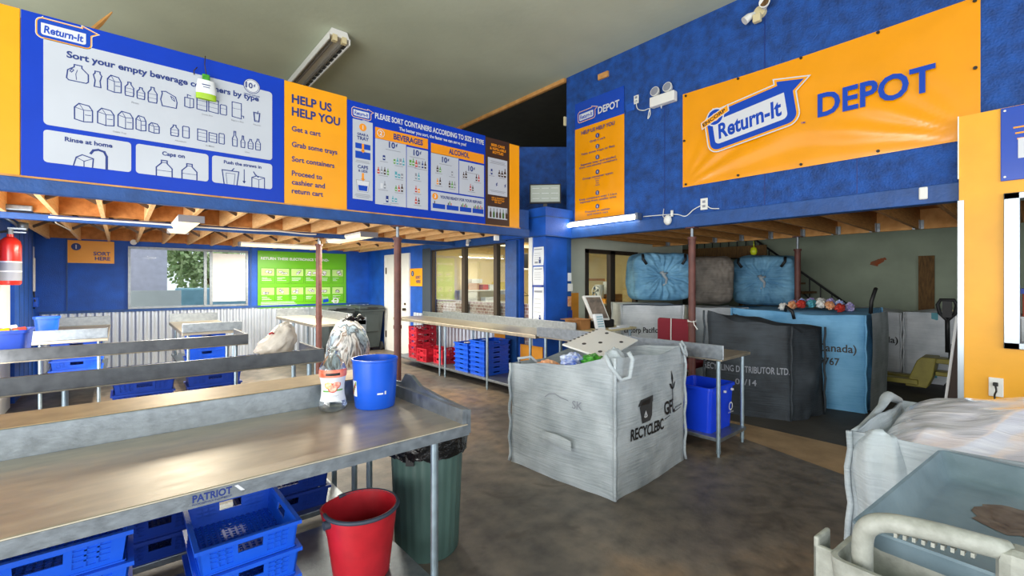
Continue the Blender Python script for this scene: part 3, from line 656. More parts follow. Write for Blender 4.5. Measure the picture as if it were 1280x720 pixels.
s1.line(K2, [(1.53, .124), (1.53, .215), (1.57, .235), (1.64, .225), (1.64, .124)], 0.008); s1.line(K2, [(1.53, .215), (1.59, .2), (1.64, .225)], 0.005); s1.line(K2, [(1.59, .2), (1.59, .124)], 0.005); s1.line(K2, [(1.545, .27), (1.56, .245), (1.585, .225)], 0.01)
s1.build(t)
# --- HELP US HELP YOU
t, s2 = sign_board('help_sign', 'yellow HELP US HELP YOU sign between the two blue boards', 1.262, 1.897, ZB, 3.645, 'yellow_sign')
s2.text(NL, 'HELP US', .068, 1.035, 0.085, bold=0.03, width=.40); s2.text(NL, 'HELP YOU', .068, .905, 0.085, bold=0.03, width=.49)
for tx, y, w in [('Get a cart', .745, .285), ('Grab some trays', .585, .46), ('Sort containers', .435, .43), ('Proceed to', .29, .30), ('cashier and', .20, .33), ('return cart', .11, .31)]: s2.text(NL, tx, .068, y, 0.052, bold=0.016, width=w)
s2.build(t)
# --- PLEASE SORT CONTAINERS
t, s3 = sign_board('sorting_steps_sign', 'blue PLEASE SORT CONTAINERS sign with white and orange panels', 1.9, 3.815, ZB, 3.62, 'blue_sign')
WP = ('pale_panel', 'pale_print'); OP = ('orange_band', 'orange_print'); WT = ('heading', 'white_print')
logo(s3, 0.055, 1.045, 0.24, yellow_bar=True); s3.text(WT, 'DEPOT', 0.17, 1.012, 0.017, bold=0.02)
s3.text(WT, 'PLEASE SORT CONTAINERS ACCORDING TO SIZE & TYPE', 0.32, 1.085, 0.062, bold=0.035, width=1.565)
s3.text(WT, 'The better you sort, the faster we can serve you!', 0.62, 1.01, 0.04, bold=0.018, width=.97)
s3.rect(WP, .06, .13, .293, 1.02); s3.rect(WP, .322, .10, .713, .855); s3.rect(WP, .722, .10, 1.013, .835); s3.rect(WP, 1.055, .365, 1.47, .83); s3.rect(WP, 1.48, .365, 1.888, .80); s3.rect(WP, 1.055, .10, 1.888, .345)
s3.rect(OP, .322, .858, 1.013, .985); s3.rect(OP, 1.055, .825, 1.888, .95)
s3.text(NL, 'BEVERAGES', .55, .89, 0.066, bold=0.035, width=.39); s3.text(NL, 'ALCOHOL', 1.32, .86, 0.066, bold=0.035, width=.32)
for x, y, r, n in [(.177, .945, .042, '1'), (.392, .925, .046, '2'), (1.115, .285, .042, '3')]:
    s3.disc(('number_disc', 'white_print' if n == '2' else 'orange_print'), x, y, r, 0.003); s3.disc(('number_disc', 'orange_print'), x, y, r*0.85, 0.0034)
    s3.text(WT, n, x, y-r*.5, r*1.05, 0.0042, bold=0.04, align='c')
s3.text(NL, 'GRAB A', .177, .85, .026, bold=.03, align='c'); s3.text(NL, 'TRAY', .177, .80, .038, bold=.035, align='c'); s3.text(NL, 'CAPS', .177, .48, .036, bold=.035, align='c'); s3.text(NL, '& LIDS', .177, .44, .026, bold=.03, align='c')
BK = ('tray_picture', 'blue_print'); OA = ('arrow', 'orange_print')
s3.rect(BK, .09, .70, .265, .76, .003); s3.rect(BK, .09, .59, .265, .67, .003); s3.rect(OA, .165, .68, .19, .76, .0036); s3.poly(OA, [(.15, .685), (.178, .655), (.205, .685)], .0036)
s3.rect(OA, .165, .36, .19, .43, .003); s3.poly(OA, [(.15, .365), (.178, .335), (.205, .365)], .003)
s3.poly(('bucket_picture', 'white_print'), [(.12, .22), (.235, .22), (.255, .345), (.10, .345)], .003); s3.poly(BK, [(.13, .23), (.225, .23), (.232, .29), (.122, .29)], .0036); s3.line(('bucket_picture', 'gray_print'), [(.12, .22), (.235, .22), (.255, .345), (.10, .345)], .005, .0038, True)
tiny_lines(s3, .08, .56, .19, 2); tiny_lines(s3, .08, .185, .19, 3)
for x, y in [(.545, .80), (.865, .77), (1.27, .755), (1.68, .71)]: cents(s3, x, y-.02, .066); tiny_lines(s3, x-.12, y-.05, .24, 1)
def mini(pl, x, y, colors, s=0.05, kinds='bcr'):
    rr = random.Random(int(x*999+y*77))
    for i, c in enumerate(colors):
        h = s*rr.uniform(.8, 1.15); w = s*rr.uniform(.32, .42); x0 = x+(i-(len(colors)-1)/2)*s*.52; k = ('product_picture', c)
        q = rr.choice(kinds)
        if q == 'b': pl.poly(k, [(x0-w/2, y), (x0+w/2, y), (x0+w/2, y+h*.6), (x0+w*.18, y+h*.78), (x0+w*.18, y+h*1.1), (x0-w*.18, y+h*1.1), (x0-w*.18, y+h*.78), (x0-w/2, y+h*.6)], .003)
        elif q == 'c': pl.rrect(k, x0-w/2, y, x0+w/2, y+h*.75, w*.2, .003)
        else: pl.rect(k, x0-w/2, y, x0+w/2, y+h*.9, .003)
        pl.rect(('product_picture', 'white_print'), x0-w*.4, y+h*.25, x0+w*.4, y+h*.42, .0034)
    tiny_lines(pl, x-.06, y-.022, .12, 1, pitch=.012)
for x, y, cs in [(.43, .62, ['navy_print']), (.62, .60, ['green_print', 'teal_print', 'gray_print', 'teal_print']), (.42, .455, ['red_print', 'gray_print', 'brown_print', 'green_print']), (.62, .44, ['teal_print', 'teal_print', 'gray_print']), (.42, .29, ['white_print', 'gray_print']), (.62, .28, ['green_print', 'red_print', 'brown_print']), (.47, .135, ['navy_print']), (.56, .15, ['teal_print', 'teal_print']),
                 (.79, .62, ['green_print', 'green_print']), (.87, .61, ['red_print', 'gray_print']), (.955, .61, ['navy_print', 'brown_print']), (.865, .46, ['gray_print', 'teal_print']), (.865, .30, ['red_print', 'orange_print']), (.865, .16, ['red_print', 'brown_print']),
                 (1.17, .60, ['brown_print', 'green_print']), (1.37, .585, ['gray_print']), (1.17, .44, ['orange_print', 'brown_print']), (1.37, .425, ['brown_print', 'green_print', 'gray_print']), (1.57, .585, ['brown_print', 'brown_print']), (1.78, .57, ['brown_print', 'red_print']), (1.68, .43, ['red_print', 'brown_print'])]:
    mini(s3, x, y, cs, 0.075, 'b' if 'brown_print' in cs else 'bcr')
s3.text(NL, "YOU'RE READY FOR YOUR REFUND", 1.19, .27, .036, bold=.03, width=.66)
for i, x in enumerate((1.08, 1.285, 1.49, 1.695)):
    s3.rect(BK, x, .135, x+.185, .195, .003)
    for j in range(i*2+1): s3.rect(('product_picture', ['brown_print', 'green_print', 'red_print'][j % 3]), x+.02+j*.022, .195, x+.033+j*.022, .195+.03+.02*(j % 2), .003)
s3.build(t)
# --- brown refillable bottle sign
t, s4 = sign_board('refillable_bottle_sign', 'dark brown sign with orange heading and a row of bottles', 3.822, 4.25, ZB, 3.61, 'brown_print')
OT = ('heading', 'orange_print')
for tx, y in [('BEER CANS', 1.10), ('& REFILLABLE', 1.05), ('BOTTLES', 1.00)]: s4.text(OT, tx, .214, y, .034, bold=.035, align='c')
s4.rect(WP, .035, .42, .385, .935); s4.rect(WP, .035, .09, .385, .255)
for tx, y in [('SIZE & QUANTITY', .37), ('OF BEER BOTTLES', .34), ('PER TRAY', .31)]: s4.text(OT, tx, .214, y, .02, bold=.03, align='c')
mini(s4, .10, .70, ['navy_print'], .09); mini(s4, .29, .69, ['brown_print', 'brown_print', 'brown_print'], .1, 'b')
s4.text(NL, '¢', .19, .56, .045, bold=.03, align='c'); s4.text(NL, '¢', .345, .56, .045, bold=.03, align='c'); tiny_lines(s4, .06, .89, .30, 3); tiny_lines(s4, .06, .48, .30, 2)
for i in range(6):
    k = ('product_picture', ['brown_print', 'darkgreen_print', 'brown_print'][i % 3]); x = .065+i*.057
    s4.poly(k, [(x, .105), (x+.034, .105), (x+.034, .17), (x+.022, .195), (x+.022, .235), (x+.012, .235), (x+.012, .195), (x, .17)], .003)
s4.build(t)
t, _ = sign_board('blank_sign_panel', 'narrow plain yellow panel at the right end of the sign row beside the monitor', 4.254, 4.44, ZB, 3.60, 'yellow_sign')

# --- green electronics sign on the back wall
t = thing('electronics_sign', 'bright green sign listing electronics, on the blue back wall', 'sign', (2.31, 11.3, 1.02))
part('panel', MB().box(2.31, 4.27, 11.275, 11.298, 1.02, 2.305), 'green_sign', t)
g = plane_y(2.31, 11.274, 1.02); LP = ('drawing_panel', 'lime_print'); DG = ('drawing', 'darkgreen_print'); GW = ('lettering', 'white_print')
g.text(GW, 'RETURN THESE ELECTRONICS TO END-', .06, 1.09, .055, bold=.04, width=1.48)
for r in range(2):
    for c in range(6):
        x = .06+c*.31; y = .70-r*.43
        g.line(DG, [(x, y-.14), (x+.28, y-.14), (x+.28, y+.2), (x, y+.2)], .005, .0026, True); g.rect(LP, x+.01, y+.03, x+.27, y+.19, .0028)
        rr = random.Random(r*7+c)
        for q in range(3):
            px, py, w_, h_ = x+rr.uniform(.03, .17), y+rr.uniform(.05, .11), rr.uniform(.05, .09), rr.uniform(.03, .06); k_ = rr.uniform(-.03, .03)
            P4 = [(px, py), (px+w_, py+k_), (px+w_+.01, py+h_+k_), (px+.01, py+h_)]
            g.poly(('drawing', 'white_print'), P4, .003+.0002*q); g.line(('drawing', 'black_print'), P4, .007, .0034+.0002*q, True)
        for q in range(3): g.rect(GW, x+.02, y-.02-q*.03, x+.02+rr.uniform(.08, .2), y-.012-q*.03, .003)
for q in range(3): g.rect(GW, .06, .07+q*.03, .06+(.75-.03*q), .08+q*.03, .003)
g.poly(('emblem', 'blue_print'), [(1.40, .09), (1.53, .11), (1.53, .19), (1.40, .17)], .003); g.ring(('emblem', 'white_print'), 1.70, .13, .05, .075, .003); g.rect(('emblem', 'white_print'), 1.60, .11, 1.75, .14, .0032)
g.build(t)
# --- SORT HERE
t = thing('sort_here_sign', 'yellow SORT HERE sign with a blue number 1 left of the back window', 'sign', (-0.70, 11.3, 1.95))
part('panel', MB().box(-0.70, -0.075, 11.28, 11.298, 1.95, 2.355), 'yellow_sign', t)
g = plane_y(-0.70, 11.279, 1.95); g.disc(('number_disc', 'navy_print'), .11, .29, .065, .002); g.text(GW, '1', .11, .255, .07, .003, bold=.05, align='c')
g.text(('lettering', 'navy_print'), 'SORT', .57, .145, .065, align='r', bold=.02); g.text(('lettering', 'navy_print'), 'HERE', .57, .055, .065, align='r', bold=.02); g.build(t)
# --- small yellow sign beside the white door
t = thing('step_sign', 'small yellow numbered sign on the blue wall right of the white door', 'sign', (4.83, 8.8, 1.52))
part('panel', MB().box(4.83, 4.845, 8.50, 9.03, 1.52, 1.90), 'yellow_sign', t)
g = plane_x(4.829, 9.03, 1.52); g.disc(('number_disc', 'navy_print'), .12, .27, .06, .002); g.text(GW, '1', .12, .24, .06, .003, bold=.04, align='c'); g.text(('lettering', 'navy_print'), 'SORT', .47, .16, .06, align='r', bold=.02); g.text(('lettering', 'navy_print'), 'HERE', .47, .07, .06, align='r', bold=.02); g.build(t)

# --- vinyl banners on the right wall
def banner_geo(y0, y1, z0, z1, x, sag, seed, nu=70, nv=36, wr=0.014):
    """wrinkled vinyl hanging just off the wall; creases radiate from the corners"""
    def fn(a, b):
        y = y0+(y1-y0)*a; z = z0+(z1-z0)*b
        e = min(a, 1-a, b, 1-b)*4; e = min(1, e)
        r1 = math.atan2(b, (1-a)*2+.01); r2 = math.atan2(b, a*2+.01)
        k = math.sin(r1*21+seed)*math.exp(-5*((1-a)**2+b*b))*1.5+math.sin(r2*17+seed*2)*math.exp(-5*(a*a+b*b))*1.5+0.5*math.sin(a*9+b*4+seed)+.7*noise.noise(Vector((a*7+seed, b*4+a*3, seed)))
        top = sag*math.sin(PI*a)*b
        return (x-0.008-min(.042, abs(wr*e*(k+1.1))), y, z-top)
    return MB().sheet(fn, nu, nv)
M['banner'] = mat('glossy yellow vinyl', '#f29d00', 0.22, var=0.04, vscale=3, coat=0.35)
M['banner_blue'] = mat('glossy blue vinyl', '#0d45b4', 0.25, var=0.05, coat=0.3)
t = thing('depot_banner', 'large yellow vinyl DEPOT banner on the right wall', 'banner', (5.39, 1.63, 2.8))
part('sheet', banner_geo(2.947, 0.32, 2.80, 3.975, 5.398, 0.02, 1.0), 'banner', t, smooth=True)
gm = MB()
for i in range(5):
    for z in (2.83, 3.94): y = 2.90-i*0.637; gm.cyl((5.382, y, z), (5.372, y, z), 0.014, seg=10)
for y in (2.92, 0.35): gm.cyl((5.38, y, 3.38), (5.37, y, 3.38), 0.014, seg=10)
part('eyelet', gm, 'black', t)
pb = plane_x(5.352, 2.947, 2.80)
pb.text(('lettering', 'blue_print'), 'DEPOT', 1.478, .475, .225, .002, bold=.02, width=.88)
logo(pb, .385, .36, 1.04, rot=math.radians(8.2), wheel=True, d=.002); pb.text(('lettering', 'blue_print'), 'TM', 1.33, .44, .02, .003)
pb.build(t)
t = thing('instruction_banner', 'tall narrow yellow and blue HELP US HELP YOU banner', 'banner', (5.39, 4.29, 2.56))
part('sheet', banner_geo(4.742, 3.826, 2.56, 4.0, 5.398, 0.0, 2.2, 20, 24, .008), 'banner', t, smooth=True)
part('header', banner_geo(4.742, 3.826, 3.98, 4.378, 5.396, 0.0, 3.1, 20, 8, .006), 'banner_blue', t, smooth=True)
pv = plane_x(5.368, 4.742, 2.56)
logo(pv, .09, 1.50, .36, rot=.03, yellow_bar=True); pv.text(('lettering', 'white_print'), 'DEPOT', .47, 1.535, .10, bold=.02, width=.38)
pv.text(NL, 'HELP US HELP YOU', .458, 1.30, .055, bold=.012, align='c', width=.62)
for n, y, lines in [('1', 1.22, ['Grab a cart']), ('2', 1.06, ['Take some trays or flats']), ('3', .90, ['Separate beer and alcohol', 'from non-alcohol containers']), ('4', .68, ['Group container types:', 'Aluminum', 'Plastic', 'Glass', 'Cartons']), ('5', .37, ['Keep containers over 1 Litre', 'separate from smaller ones']), ('6', .17, ['Proceed to cashier', 'and return cart'])]:
    pv.disc(('number_disc', 'navy_print'), .458, y, .034, .003); pv.text(('lettering', 'white_print'), n, .458, y-.018, .036, .004, bold=.03, align='c')
    for i, tx in enumerate(lines):
        h = .03 if not (n == '4' and i) else .018
        pv.text(NL, tx, .458, y-.075-i*(.042 if n != '4' else .032), h, .003, bold=.008, align='c', width=min(.70, .026*len(tx)) if h > .02 else None)
pv.build(t)
# --- blue sign on the yellow wall
t = thing('counter_sign', 'glossy blue sign with yellow speed lines on the yellow wall', 'sign', (5.29, -0.3, 2.4))
part('panel', MB().box(5.285, 5.299, -1.0, 0.203, 2.40, 2.975), 'banner_blue', t, bev=.004)
g = plane_x(5.284, 0.203, 2.40)
for i, (x, w_) in enumerate([(.068, .4), (.078, .4), (.088, .4)]): g.rect(('speed_line', 'yellow_sign'), x, .40-i*.045, x+w_, .412-i*.045, .002)
g.text(('lettering', 'white_print'), 'DEPOT', .093, .17, .145, bold=.03, width=.62); g.build(t)
bt = MB()
for y, z in ((.18, 2.43), (.18, 2.95), (-.97, 2.43), (-.97, 2.95)): bt.cyl((5.284, y, z), (5.278, y, z), .008, seg=10)
part('screw', bt, 'white', t)

# ------------------------------------------------------------------ steel posts
def post(label, x, y, top, z0=0, jack=0.25):
    t = thing('steel_post', label, 'post', (x, y, 0), 0, 'red oxide posts')
    part('tube', MB().cyl((x, y, z0), (x, y, top-jack), 0.043, seg=18).tube([(x, y, 1.05), (x, y, 1.09)], 0.05, 18).tube([(x, y, top-jack-.03), (x, y, top-jack)], 0.055, 18), 'rust_post', t, autos=.6)
    part('jack_screw', MB().cyl((x, y, top-jack), (x, y, top), 0.02, seg=12), 'galv', t)
    part('base_plate', MB().box(x-.08, x+.08, y-.08, y+.08, 0, .012), 'rust_post', t)
    part('head_plate', MB().box(x-.06, x+.06, y-.06, y+.06, top-.014, top), 'rust_post', t)
    return t
post('brown steel post under the blue sign board, before the white door', 2.51, 5.0, 2.275, jack=.14)
post('brown steel post in front of the green electronics sign', 2.34, 7.3, 2.295, jack=.1)
pt = post('brown steel post beside the red chair, with string knotted round it', 5.44, 2.85, 2.29, jack=.12)
part('string', MB().tube([(5.44+.05*math.cos(k*.7), 2.85+.05*math.sin(k*.7), 1.12+.012*math.sin(k*.9)) for k in range(14)], .006, 6).tube([(5.40, 2.81, 1.12), (5.36, 2.78, 1.08), (5.37, 2.74, 1.02)], .006, 6), 'white', pt)
post('brown steel post standing in front of the right hand blue bale', 8.15, 2.51, 2.33, jack=.2)

# ------------------------------------------------------------------ steel tables
def leg_mb(x, y, top, r=0.019):
    return MB().cyl((x, y, 0.03), (x, y, top), r, seg=14).cyl((x, y, 0), (x, y, 0.06), r*0.72, seg=12).tube([(x, y, .05), (x, y, .056)], r*1.15, 14)
def table(label, x0, x1, y0, y1, legs, h=.91, lip=.05, shelf=None, splash=(), group='steel sorting tables', name='steel_table', shelf_rect=None, lz=None, topm='steel_top', spm='galv'):
    t = thing(name, label, 'table', ((x0+x1)/2, (y0+y1)/2, 0), 0, group)
    part('tabletop', MB().box(x0, x1, y0, y1, h-lip, h), topm, t, bev=.006)
    for s in splash: part('backsplash', MB().box(*s), spm, t, bev=.006)
    for x, y in legs: part('leg', leg_mb(x, y, h-lip), 'steel_pole', t, autos=.6)
    if shelf is not None:
        a = shelf_rect or (x0+.03, x1-.03, y0+.03, y1-.03)
        part('shelf', MB().box(a[0], a[1], a[2], a[3], shelf-.035, shelf), 'galv', t, bev=.004)
    return t
ta = table('large steel sorting table in the foreground, holding a juice bottle and blue bucket', -1.3, 1.29, 1.82, 2.62, [(1.17, 1.94), (1.21, 2.80), (-1.1, 1.94), (-1.1, 2.8)], shelf=.17, shelf_rect=(-1.2, 1.15, 1.9, 2.76),
           splash=[(-1.3, 1.29, 2.62, 2.92, .86, 1.03)], lip=.052)
part('splash_ledge', MB().box(-1.3, 1.285, 2.628, 2.915, 1.03, 1.033), mat('tan scratched ledge', '#b39a72', .5, .35, color2='#9c8562', vscale=10), ta)
part('front_lip', MB().box(-1.3, 1.29, 1.816, 1.822, .857, .905), 'galv', ta)
prf = [(1.83, .86), (1.83, .975), (2.10, .99), (2.30, 1.01), (2.40, 1.055), (2.47, 1.055), (2.52, 1.0), (2.62, .99), (2.62, .86)]
part('end_splash', MB().prism(prf, .022, frame((1.288, 0, 0), (0, 1, 0), (0, 0, 1), (1, 0, 0))).box(1.262, 1.29, 1.83, 2.62, .905, .98), 'galv', ta)
pl = plane_y(-1.3, 1.8155, .858)
pl.text(('maker_name', 'navy_print'), 'PATRIOT', 1.481, .018, .023, .001, bold=.03, width=.112); pl.text(('maker_name', 'navy_print'), 'FOODSERVICE EQUIPMENT', 1.481, .007, .006, .001, width=.112)
pl.poly(('maker_name', 'white_print'), [(1.600, .040), (1.610, .042), (1.632, .018), (1.620, .018)], .001); pl.build(ta)
table('steel table back to back with the foreground sorting table, behind its splash', -1.3, 1.27, 2.94, 3.48, [(1.2, 3.02), (1.2, 3.40), (-1.1, 3.02)], shelf=.17, shelf_rect=(-1.2, 1.15, 2.96, 3.44), topm='galv')
table('steel sorting table carrying the knotted white carrier bag', -1.6, 1.34, 4.03, 4.72, [(1.25, 4.15), (1.25, 4.62), (-1.0, 4.15), (-.3, 4.62)], lip=.018, h=.93, splash=[(-1.6, 1.34, 4.03, 4.055, .915, 1.03), (1.318, 1.342, 4.055, 4.70, .915, 1.02)], spm='galv_shaded')
table('steel sorting table in the third row, with a blue tub at its left end', -1.6, 1.08, 5.72, 6.5, [(.98, 5.84), (.98, 6.38), (-1.0, 5.84)], lip=.018, h=.93, splash=[(-1.6, 1.08, 5.72, 5.745, .915, 1.03), (1.058, 1.082, 5.745, 6.48, .915, 1.03)], shelf=.12, spm='galv_shaded')
table('steel table end on to the back wall under the SORT HERE sign', -.80, -.11, 7.7, 10.0, [(-.2, 7.8), (-.72, 7.8), (-.2, 9.85), (-.72, 9.85)], shelf=.36, splash=[(-.80, -.11, 7.68, 7.70, .90, 1.03), (-.80, -.11, 9.99, 10.01, .90, 1.05)])
table('steel table end on to the back wall below the window', .65, 1.37, 7.72, 9.9, [(.73, 7.82), (1.28, 7.82), (.73, 9.75), (1.28, 9.75)], shelf=.36, splash=[(.65, 1.37, 7.70, 7.72, .90, 1.03), (.65, 1.37, 9.89, 9.91, .90, 1.05)])
table('steel table end on to the back wall below the green sign', 2.40, 3.05, 7.75, 10.1, [(2.46, 7.85), (2.46, 9.1), (2.46, 10.0), (2.98, 7.85), (2.98, 10.0)], splash=[(2.40, 3.05, 10.08, 10.1, .90, 1.06), (3.03, 3.05, 7.75, 10.1, .90, 1.06)])
# long counters in front of the office
tb = table('long steel counter in front of the office windows, crates on its lower shelf', 4.12, 4.8, 4.31, 8.4, [(4.16, 4.45), (4.16, 5.39), (4.16, 6.55), (4.16, 6.72), (4.16, 8.3), (4.74, 4.45), (4.74, 6.55), (4.74, 8.3)], shelf=.165, splash=[(4.785, 4.81, 4.2, 7.62, .87, 1.04), (4.785, 4.81, 7.62, 8.4, .87, 1.0)])
tcn = table('steel counter ending beside the black sack, blue recycling box on its lower shelf', 4.13, 4.76, 1.88, 4.26, [(4.15, 1.92), (4.73, 1.95), (4.15, 4.15), (4.73, 4.15), (4.15, 3.2)], shelf=.165, lip=.03, splash=[(4.12, 4.135, 1.86, 4.29, .895, 1.03)])
table('plain work table behind the long counter, holding a carton and tilted screen', 4.88, 5.92, 3.98, 4.70, [(4.95, 4.05), (5.85, 4.05), (4.95, 4.63), (5.85, 4.63)], h=.93, lip=.03, group='work table', name='work_table', topm='beige')

# ------------------------------------------------------------------ stacking trays and crates
def tray_mb(L=.49, W=.375, H=.12, taper=.014, th=.007, handle=True, flange=.012, backing=True):
    """open tray with slotted walls, hand holes, lattice floor; base centre at origin"""
    m = MB()
    def wall(A, B, inward, length, cells):
        A, B = Vector(A), Vector(B); t = (B-A).normalized(); n = Vector(inward)
        for u0, u1, v0, v1, w0 in [(*q, 0) for q in cells]+[(*q, th*.55) for q in (backs(handle) if backing else [])]:
            vv = []
            for w in (w0, th):
                for u, v in ((u0, v0), (u1, v0), (u1, v1), (u0, v1)):
                    k = taper*(1-v); s_ = 1-2*k/length
                    p = A+t*((u-.5)*length*s_+.5*length)+n*(k+w); vv.append((p.x, p.y, v*H))
            m.add(vv, [(0, 1, 2, 3), (7, 6, 5, 4), (0, 4, 5, 1), (1, 5, 6, 2), (2, 6, 7, 3), (3, 7, 4, 0)])
    def backs(hole): return [(.1, .32, .2, .86), (.68, .9, .2, .86)] if hole else [(.1, .9, .2, .86)]
    def cells(hole):
        c = [(0, 1, 0, .2), (0, 1, .86, 1), (0, .1, .2, .86), (.9, 1, .2, .86)]
        if hole:
            c += [(.32, .37, .2, .86), (.63, .68, .2, .86), (.37, .63, .2, .46), (.37, .63, .78, .86)]
            for a in (.1, .68):
                for k in (1, 2): c.append((a+.22*k/3-.008, a+.22*k/3+.008, .2, .86))
                for v in (.36, .52, .68): c.append((a, a+.22, v, v+.05))
        else:
            for k in range(1, 8): c.append((.1+.1*k-.012, .1+.1*k+.012, .2, .86))
            for v in (.38, .60): c.append((.1, .9, v, v+.07))
        return c
    a, b = L/2, W/2
    wall((-a, -b, 0), (a, -b, 0), (0, 1, 0), L, cells(handle)); wall((a, b, 0), (-a, b, 0), (0, -1, 0), L, cells(handle))
    wall((a, -b, 0), (a, b, 0), (-1, 0, 0), W, cells(handle)); wall((-a, b, 0), (-a, -b, 0), (1, 0, 0), W, cells(handle))
    f = flange
    m.box(-a-f, a+f, -b-f, -b+.002, H-.016, H).box(-a-f, a+f, b-.002, b+f, H-.016, H).box(-a-f, -a+.002, -b, b, H-.016, H).box(a-.002, a+f, -b, b, H-.016, H)
    a -= taper; b -= taper; z = .006
    for k in range(19): x = -a+2*a*k/18; m.box(x-.004, x+.004, -b, b, 0, z)
    for k in range(15): y = -b+2*b*k/14; m.box(-a, a, y-.005, y+.005, 0, z)
    return m
_tm = {}
def tray_mesh(key, m, **k):
    if key not in _tm:
        me = tray_mb(**k).mesh(key); me.materials.append(M[m]); _tm[key] = me
    return _tm[key]
ORD = ['topmost', 'second from the top', 'third from the top', 'fourth from the top', 'fifth from the top', 'sixth from the top', 'seventh from the top', 'eighth from the top', 'ninth from the top']
def stack(name, me, n, pitch, x, y, z, rz, what, where, group, cat='tray', jit=.004):
    for k in range(n):
        o = bpy.data.objects.new(name, me); COL.objects.link(o)
        o.location = (x+R.uniform(-jit, jit), y+R.uniform(-jit, jit), z+k*pitch); o.rotation_euler = (0, 0, rz+R.uniform(-.006, .006))
        tagit(o, f'{what}, {ORD[n-1-k]} {where}' if n > 1 else f'{what} {where}', cat, group)
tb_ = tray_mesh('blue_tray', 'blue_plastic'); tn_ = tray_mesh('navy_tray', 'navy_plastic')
ts_ = tray_mesh('shallow_tray', 'blue_plastic', H=.075, taper=.006)
stack('stacking_tray', tb_, 3, .1205, .425, 2.43, .171, PI/2, 'bright blue slotted tray', 'of the stack beside the red bucket', 'blue trays under the foreground table')
stack('stacking_tray', tb_, 4, .1205, -.215, 2.47, .171, 0, 'bright blue slotted tray', 'of the lower left corner stack', 'blue trays under the foreground table', jit=.002)
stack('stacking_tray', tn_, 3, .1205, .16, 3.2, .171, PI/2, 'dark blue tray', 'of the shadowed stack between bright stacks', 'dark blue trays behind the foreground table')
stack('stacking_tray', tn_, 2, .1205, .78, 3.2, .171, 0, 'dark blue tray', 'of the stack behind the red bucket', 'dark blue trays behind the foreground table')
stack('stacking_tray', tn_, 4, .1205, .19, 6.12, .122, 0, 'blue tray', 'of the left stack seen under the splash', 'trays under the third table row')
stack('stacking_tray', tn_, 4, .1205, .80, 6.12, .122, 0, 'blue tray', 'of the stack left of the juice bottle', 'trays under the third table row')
stack('stacking_tray', tb_, 4, .1205, -.42, 8.3, .361, 0, 'blue tray', 'of the stack below the SORT HERE sign', 'trays under the end tables')
stack('stacking_tray', tb_, 4, .1205, .985, 8.3, .361, 0, 'blue tray', 'of the stack below the back window', 'trays under the end tables')
stack('stacking_tray', ts_, 7, .0755, 4.44, 5.70, .166, 0, 'shallow blue tray', 'of the taller stack on the counter shelf', 'blue trays on the long counter shelf')
stack('stacking_tray', ts_, 6, .0755, 4.44, 6.13, .166, 0, 'shallow blue tray', 'of the stack nearer the red crates', 'blue trays on the long counter shelf')
rc = tray_mesh('red_crate', 'crate_red', L=.44, W=.31, H=.118, taper=.004, flange=.0, backing=False)
stack('bottle_crate', rc, 5, .119, 4.45, 7.82, .166, 0, 'red slotted bottle crate', 'of the tall stack under the counter', 'red crates on the long counter shelf', 'crate')
stack('bottle_crate', rc, 2, .119, 4.36, 7.34, .166, .1, 'red slotted bottle crate', 'of the pair before the tall stack', 'red crates on the long counter shelf', 'crate')
stack('bottle_crate', rc, 2, .119, 4.48, 6.95, .166, 0, 'red slotted bottle crate', 'of the pair behind the counter leg', 'red crates on the long counter shelf', 'crate')

# ------------------------------------------------------------------ foreground things on and under the table
# juice bottle
bx, by, bz = .875, 2.50, .911
t = thing('juice_bottle', 'clear plastic juice bottle with an orange fruit label on the foreground table', 'bottle', (bx, by, bz))
P0 = [(.0, .004), (.055, .0), (.072, .012), (.075, .035), (.062, .075), (.059, .10), (.060, .145), (.066, .175), (.072, .20), (.070, .225), (.055, .26), (.035, .285), (.024, .30), (.022, .312), (.027, .316), (.027, .322), (.021, .326), (.021, .345)]
part('bottle_body', MB().lathe(P0, (bx, by, bz), 32, caps=(0, 0)), 'clear_pet', t, smooth=True)
part('neck_ring', MB().tube([(bx+.026*math.cos(k*PI/10), by+.026*math.sin(k*PI/10), bz+.318) for k in range(20)], .004, 6, closed=True).tube([(bx+.0215*math.cos(k*PI/10), by+.0215*math.sin(k*PI/10), bz+.336) for k in range(20)], .0028, 6, closed=True), 'clear_pet', t, smooth=True)
ang = math.atan2(-by, -bx)
def cylpatch(a0, a1, z0, z1, off=.0015, nu=14, nv=6):
    def rad(z):
        for (r0, q0), (r1, q1) in zip(P0, P0[1:]):
            if q0 <= z <= q1: return r0+(r1-r0)*(z-q0)/(q1-q0)
        return .06
    def fn(u, v):
        z = z0+(z1-z0)*v; a = ang+a0+(a1-a0)*u; r = rad(z)+off; return (bx+r*math.cos(a), by+r*math.sin(a), bz+z)
    return MB().sheet(fn, nu, nv)
lab = part('label', cylpatch(-1.25, 1.25, .058, .226), 'white_print', t, smooth=True, label='white wrap label with grapefruit picture')
part('label_flash', cylpatch(-1.25, 1.25, .185, .226, .002), mat('coral label print', '#e8502c', .5, color2='#f0a08a', vscale=14), lab, smooth=True)
part('label_name', cylpatch(-.5, .5, .196, .21, .0026), 'black_print', lab, smooth=True)
def cyldisc(a0, z0, r, off, n=20, k=1.0):
    m = MB(); vs_ = []
    for i in range(n):
        q = 2*PI*i/n; z = z0+r*math.sin(q); a = ang+a0+r*math.cos(q)/.06
        rad = .0605+off; vs_.append((bx+rad*math.cos(a), by+rad*math.sin(a), bz+z))
    rad = .0605+off; vs_.append((bx+rad*math.cos(ang+a0), by+rad*math.sin(ang+a0), bz+z0))
    return m.add(vs_, [(i, (i+1) % n, n) for i in range(n)])
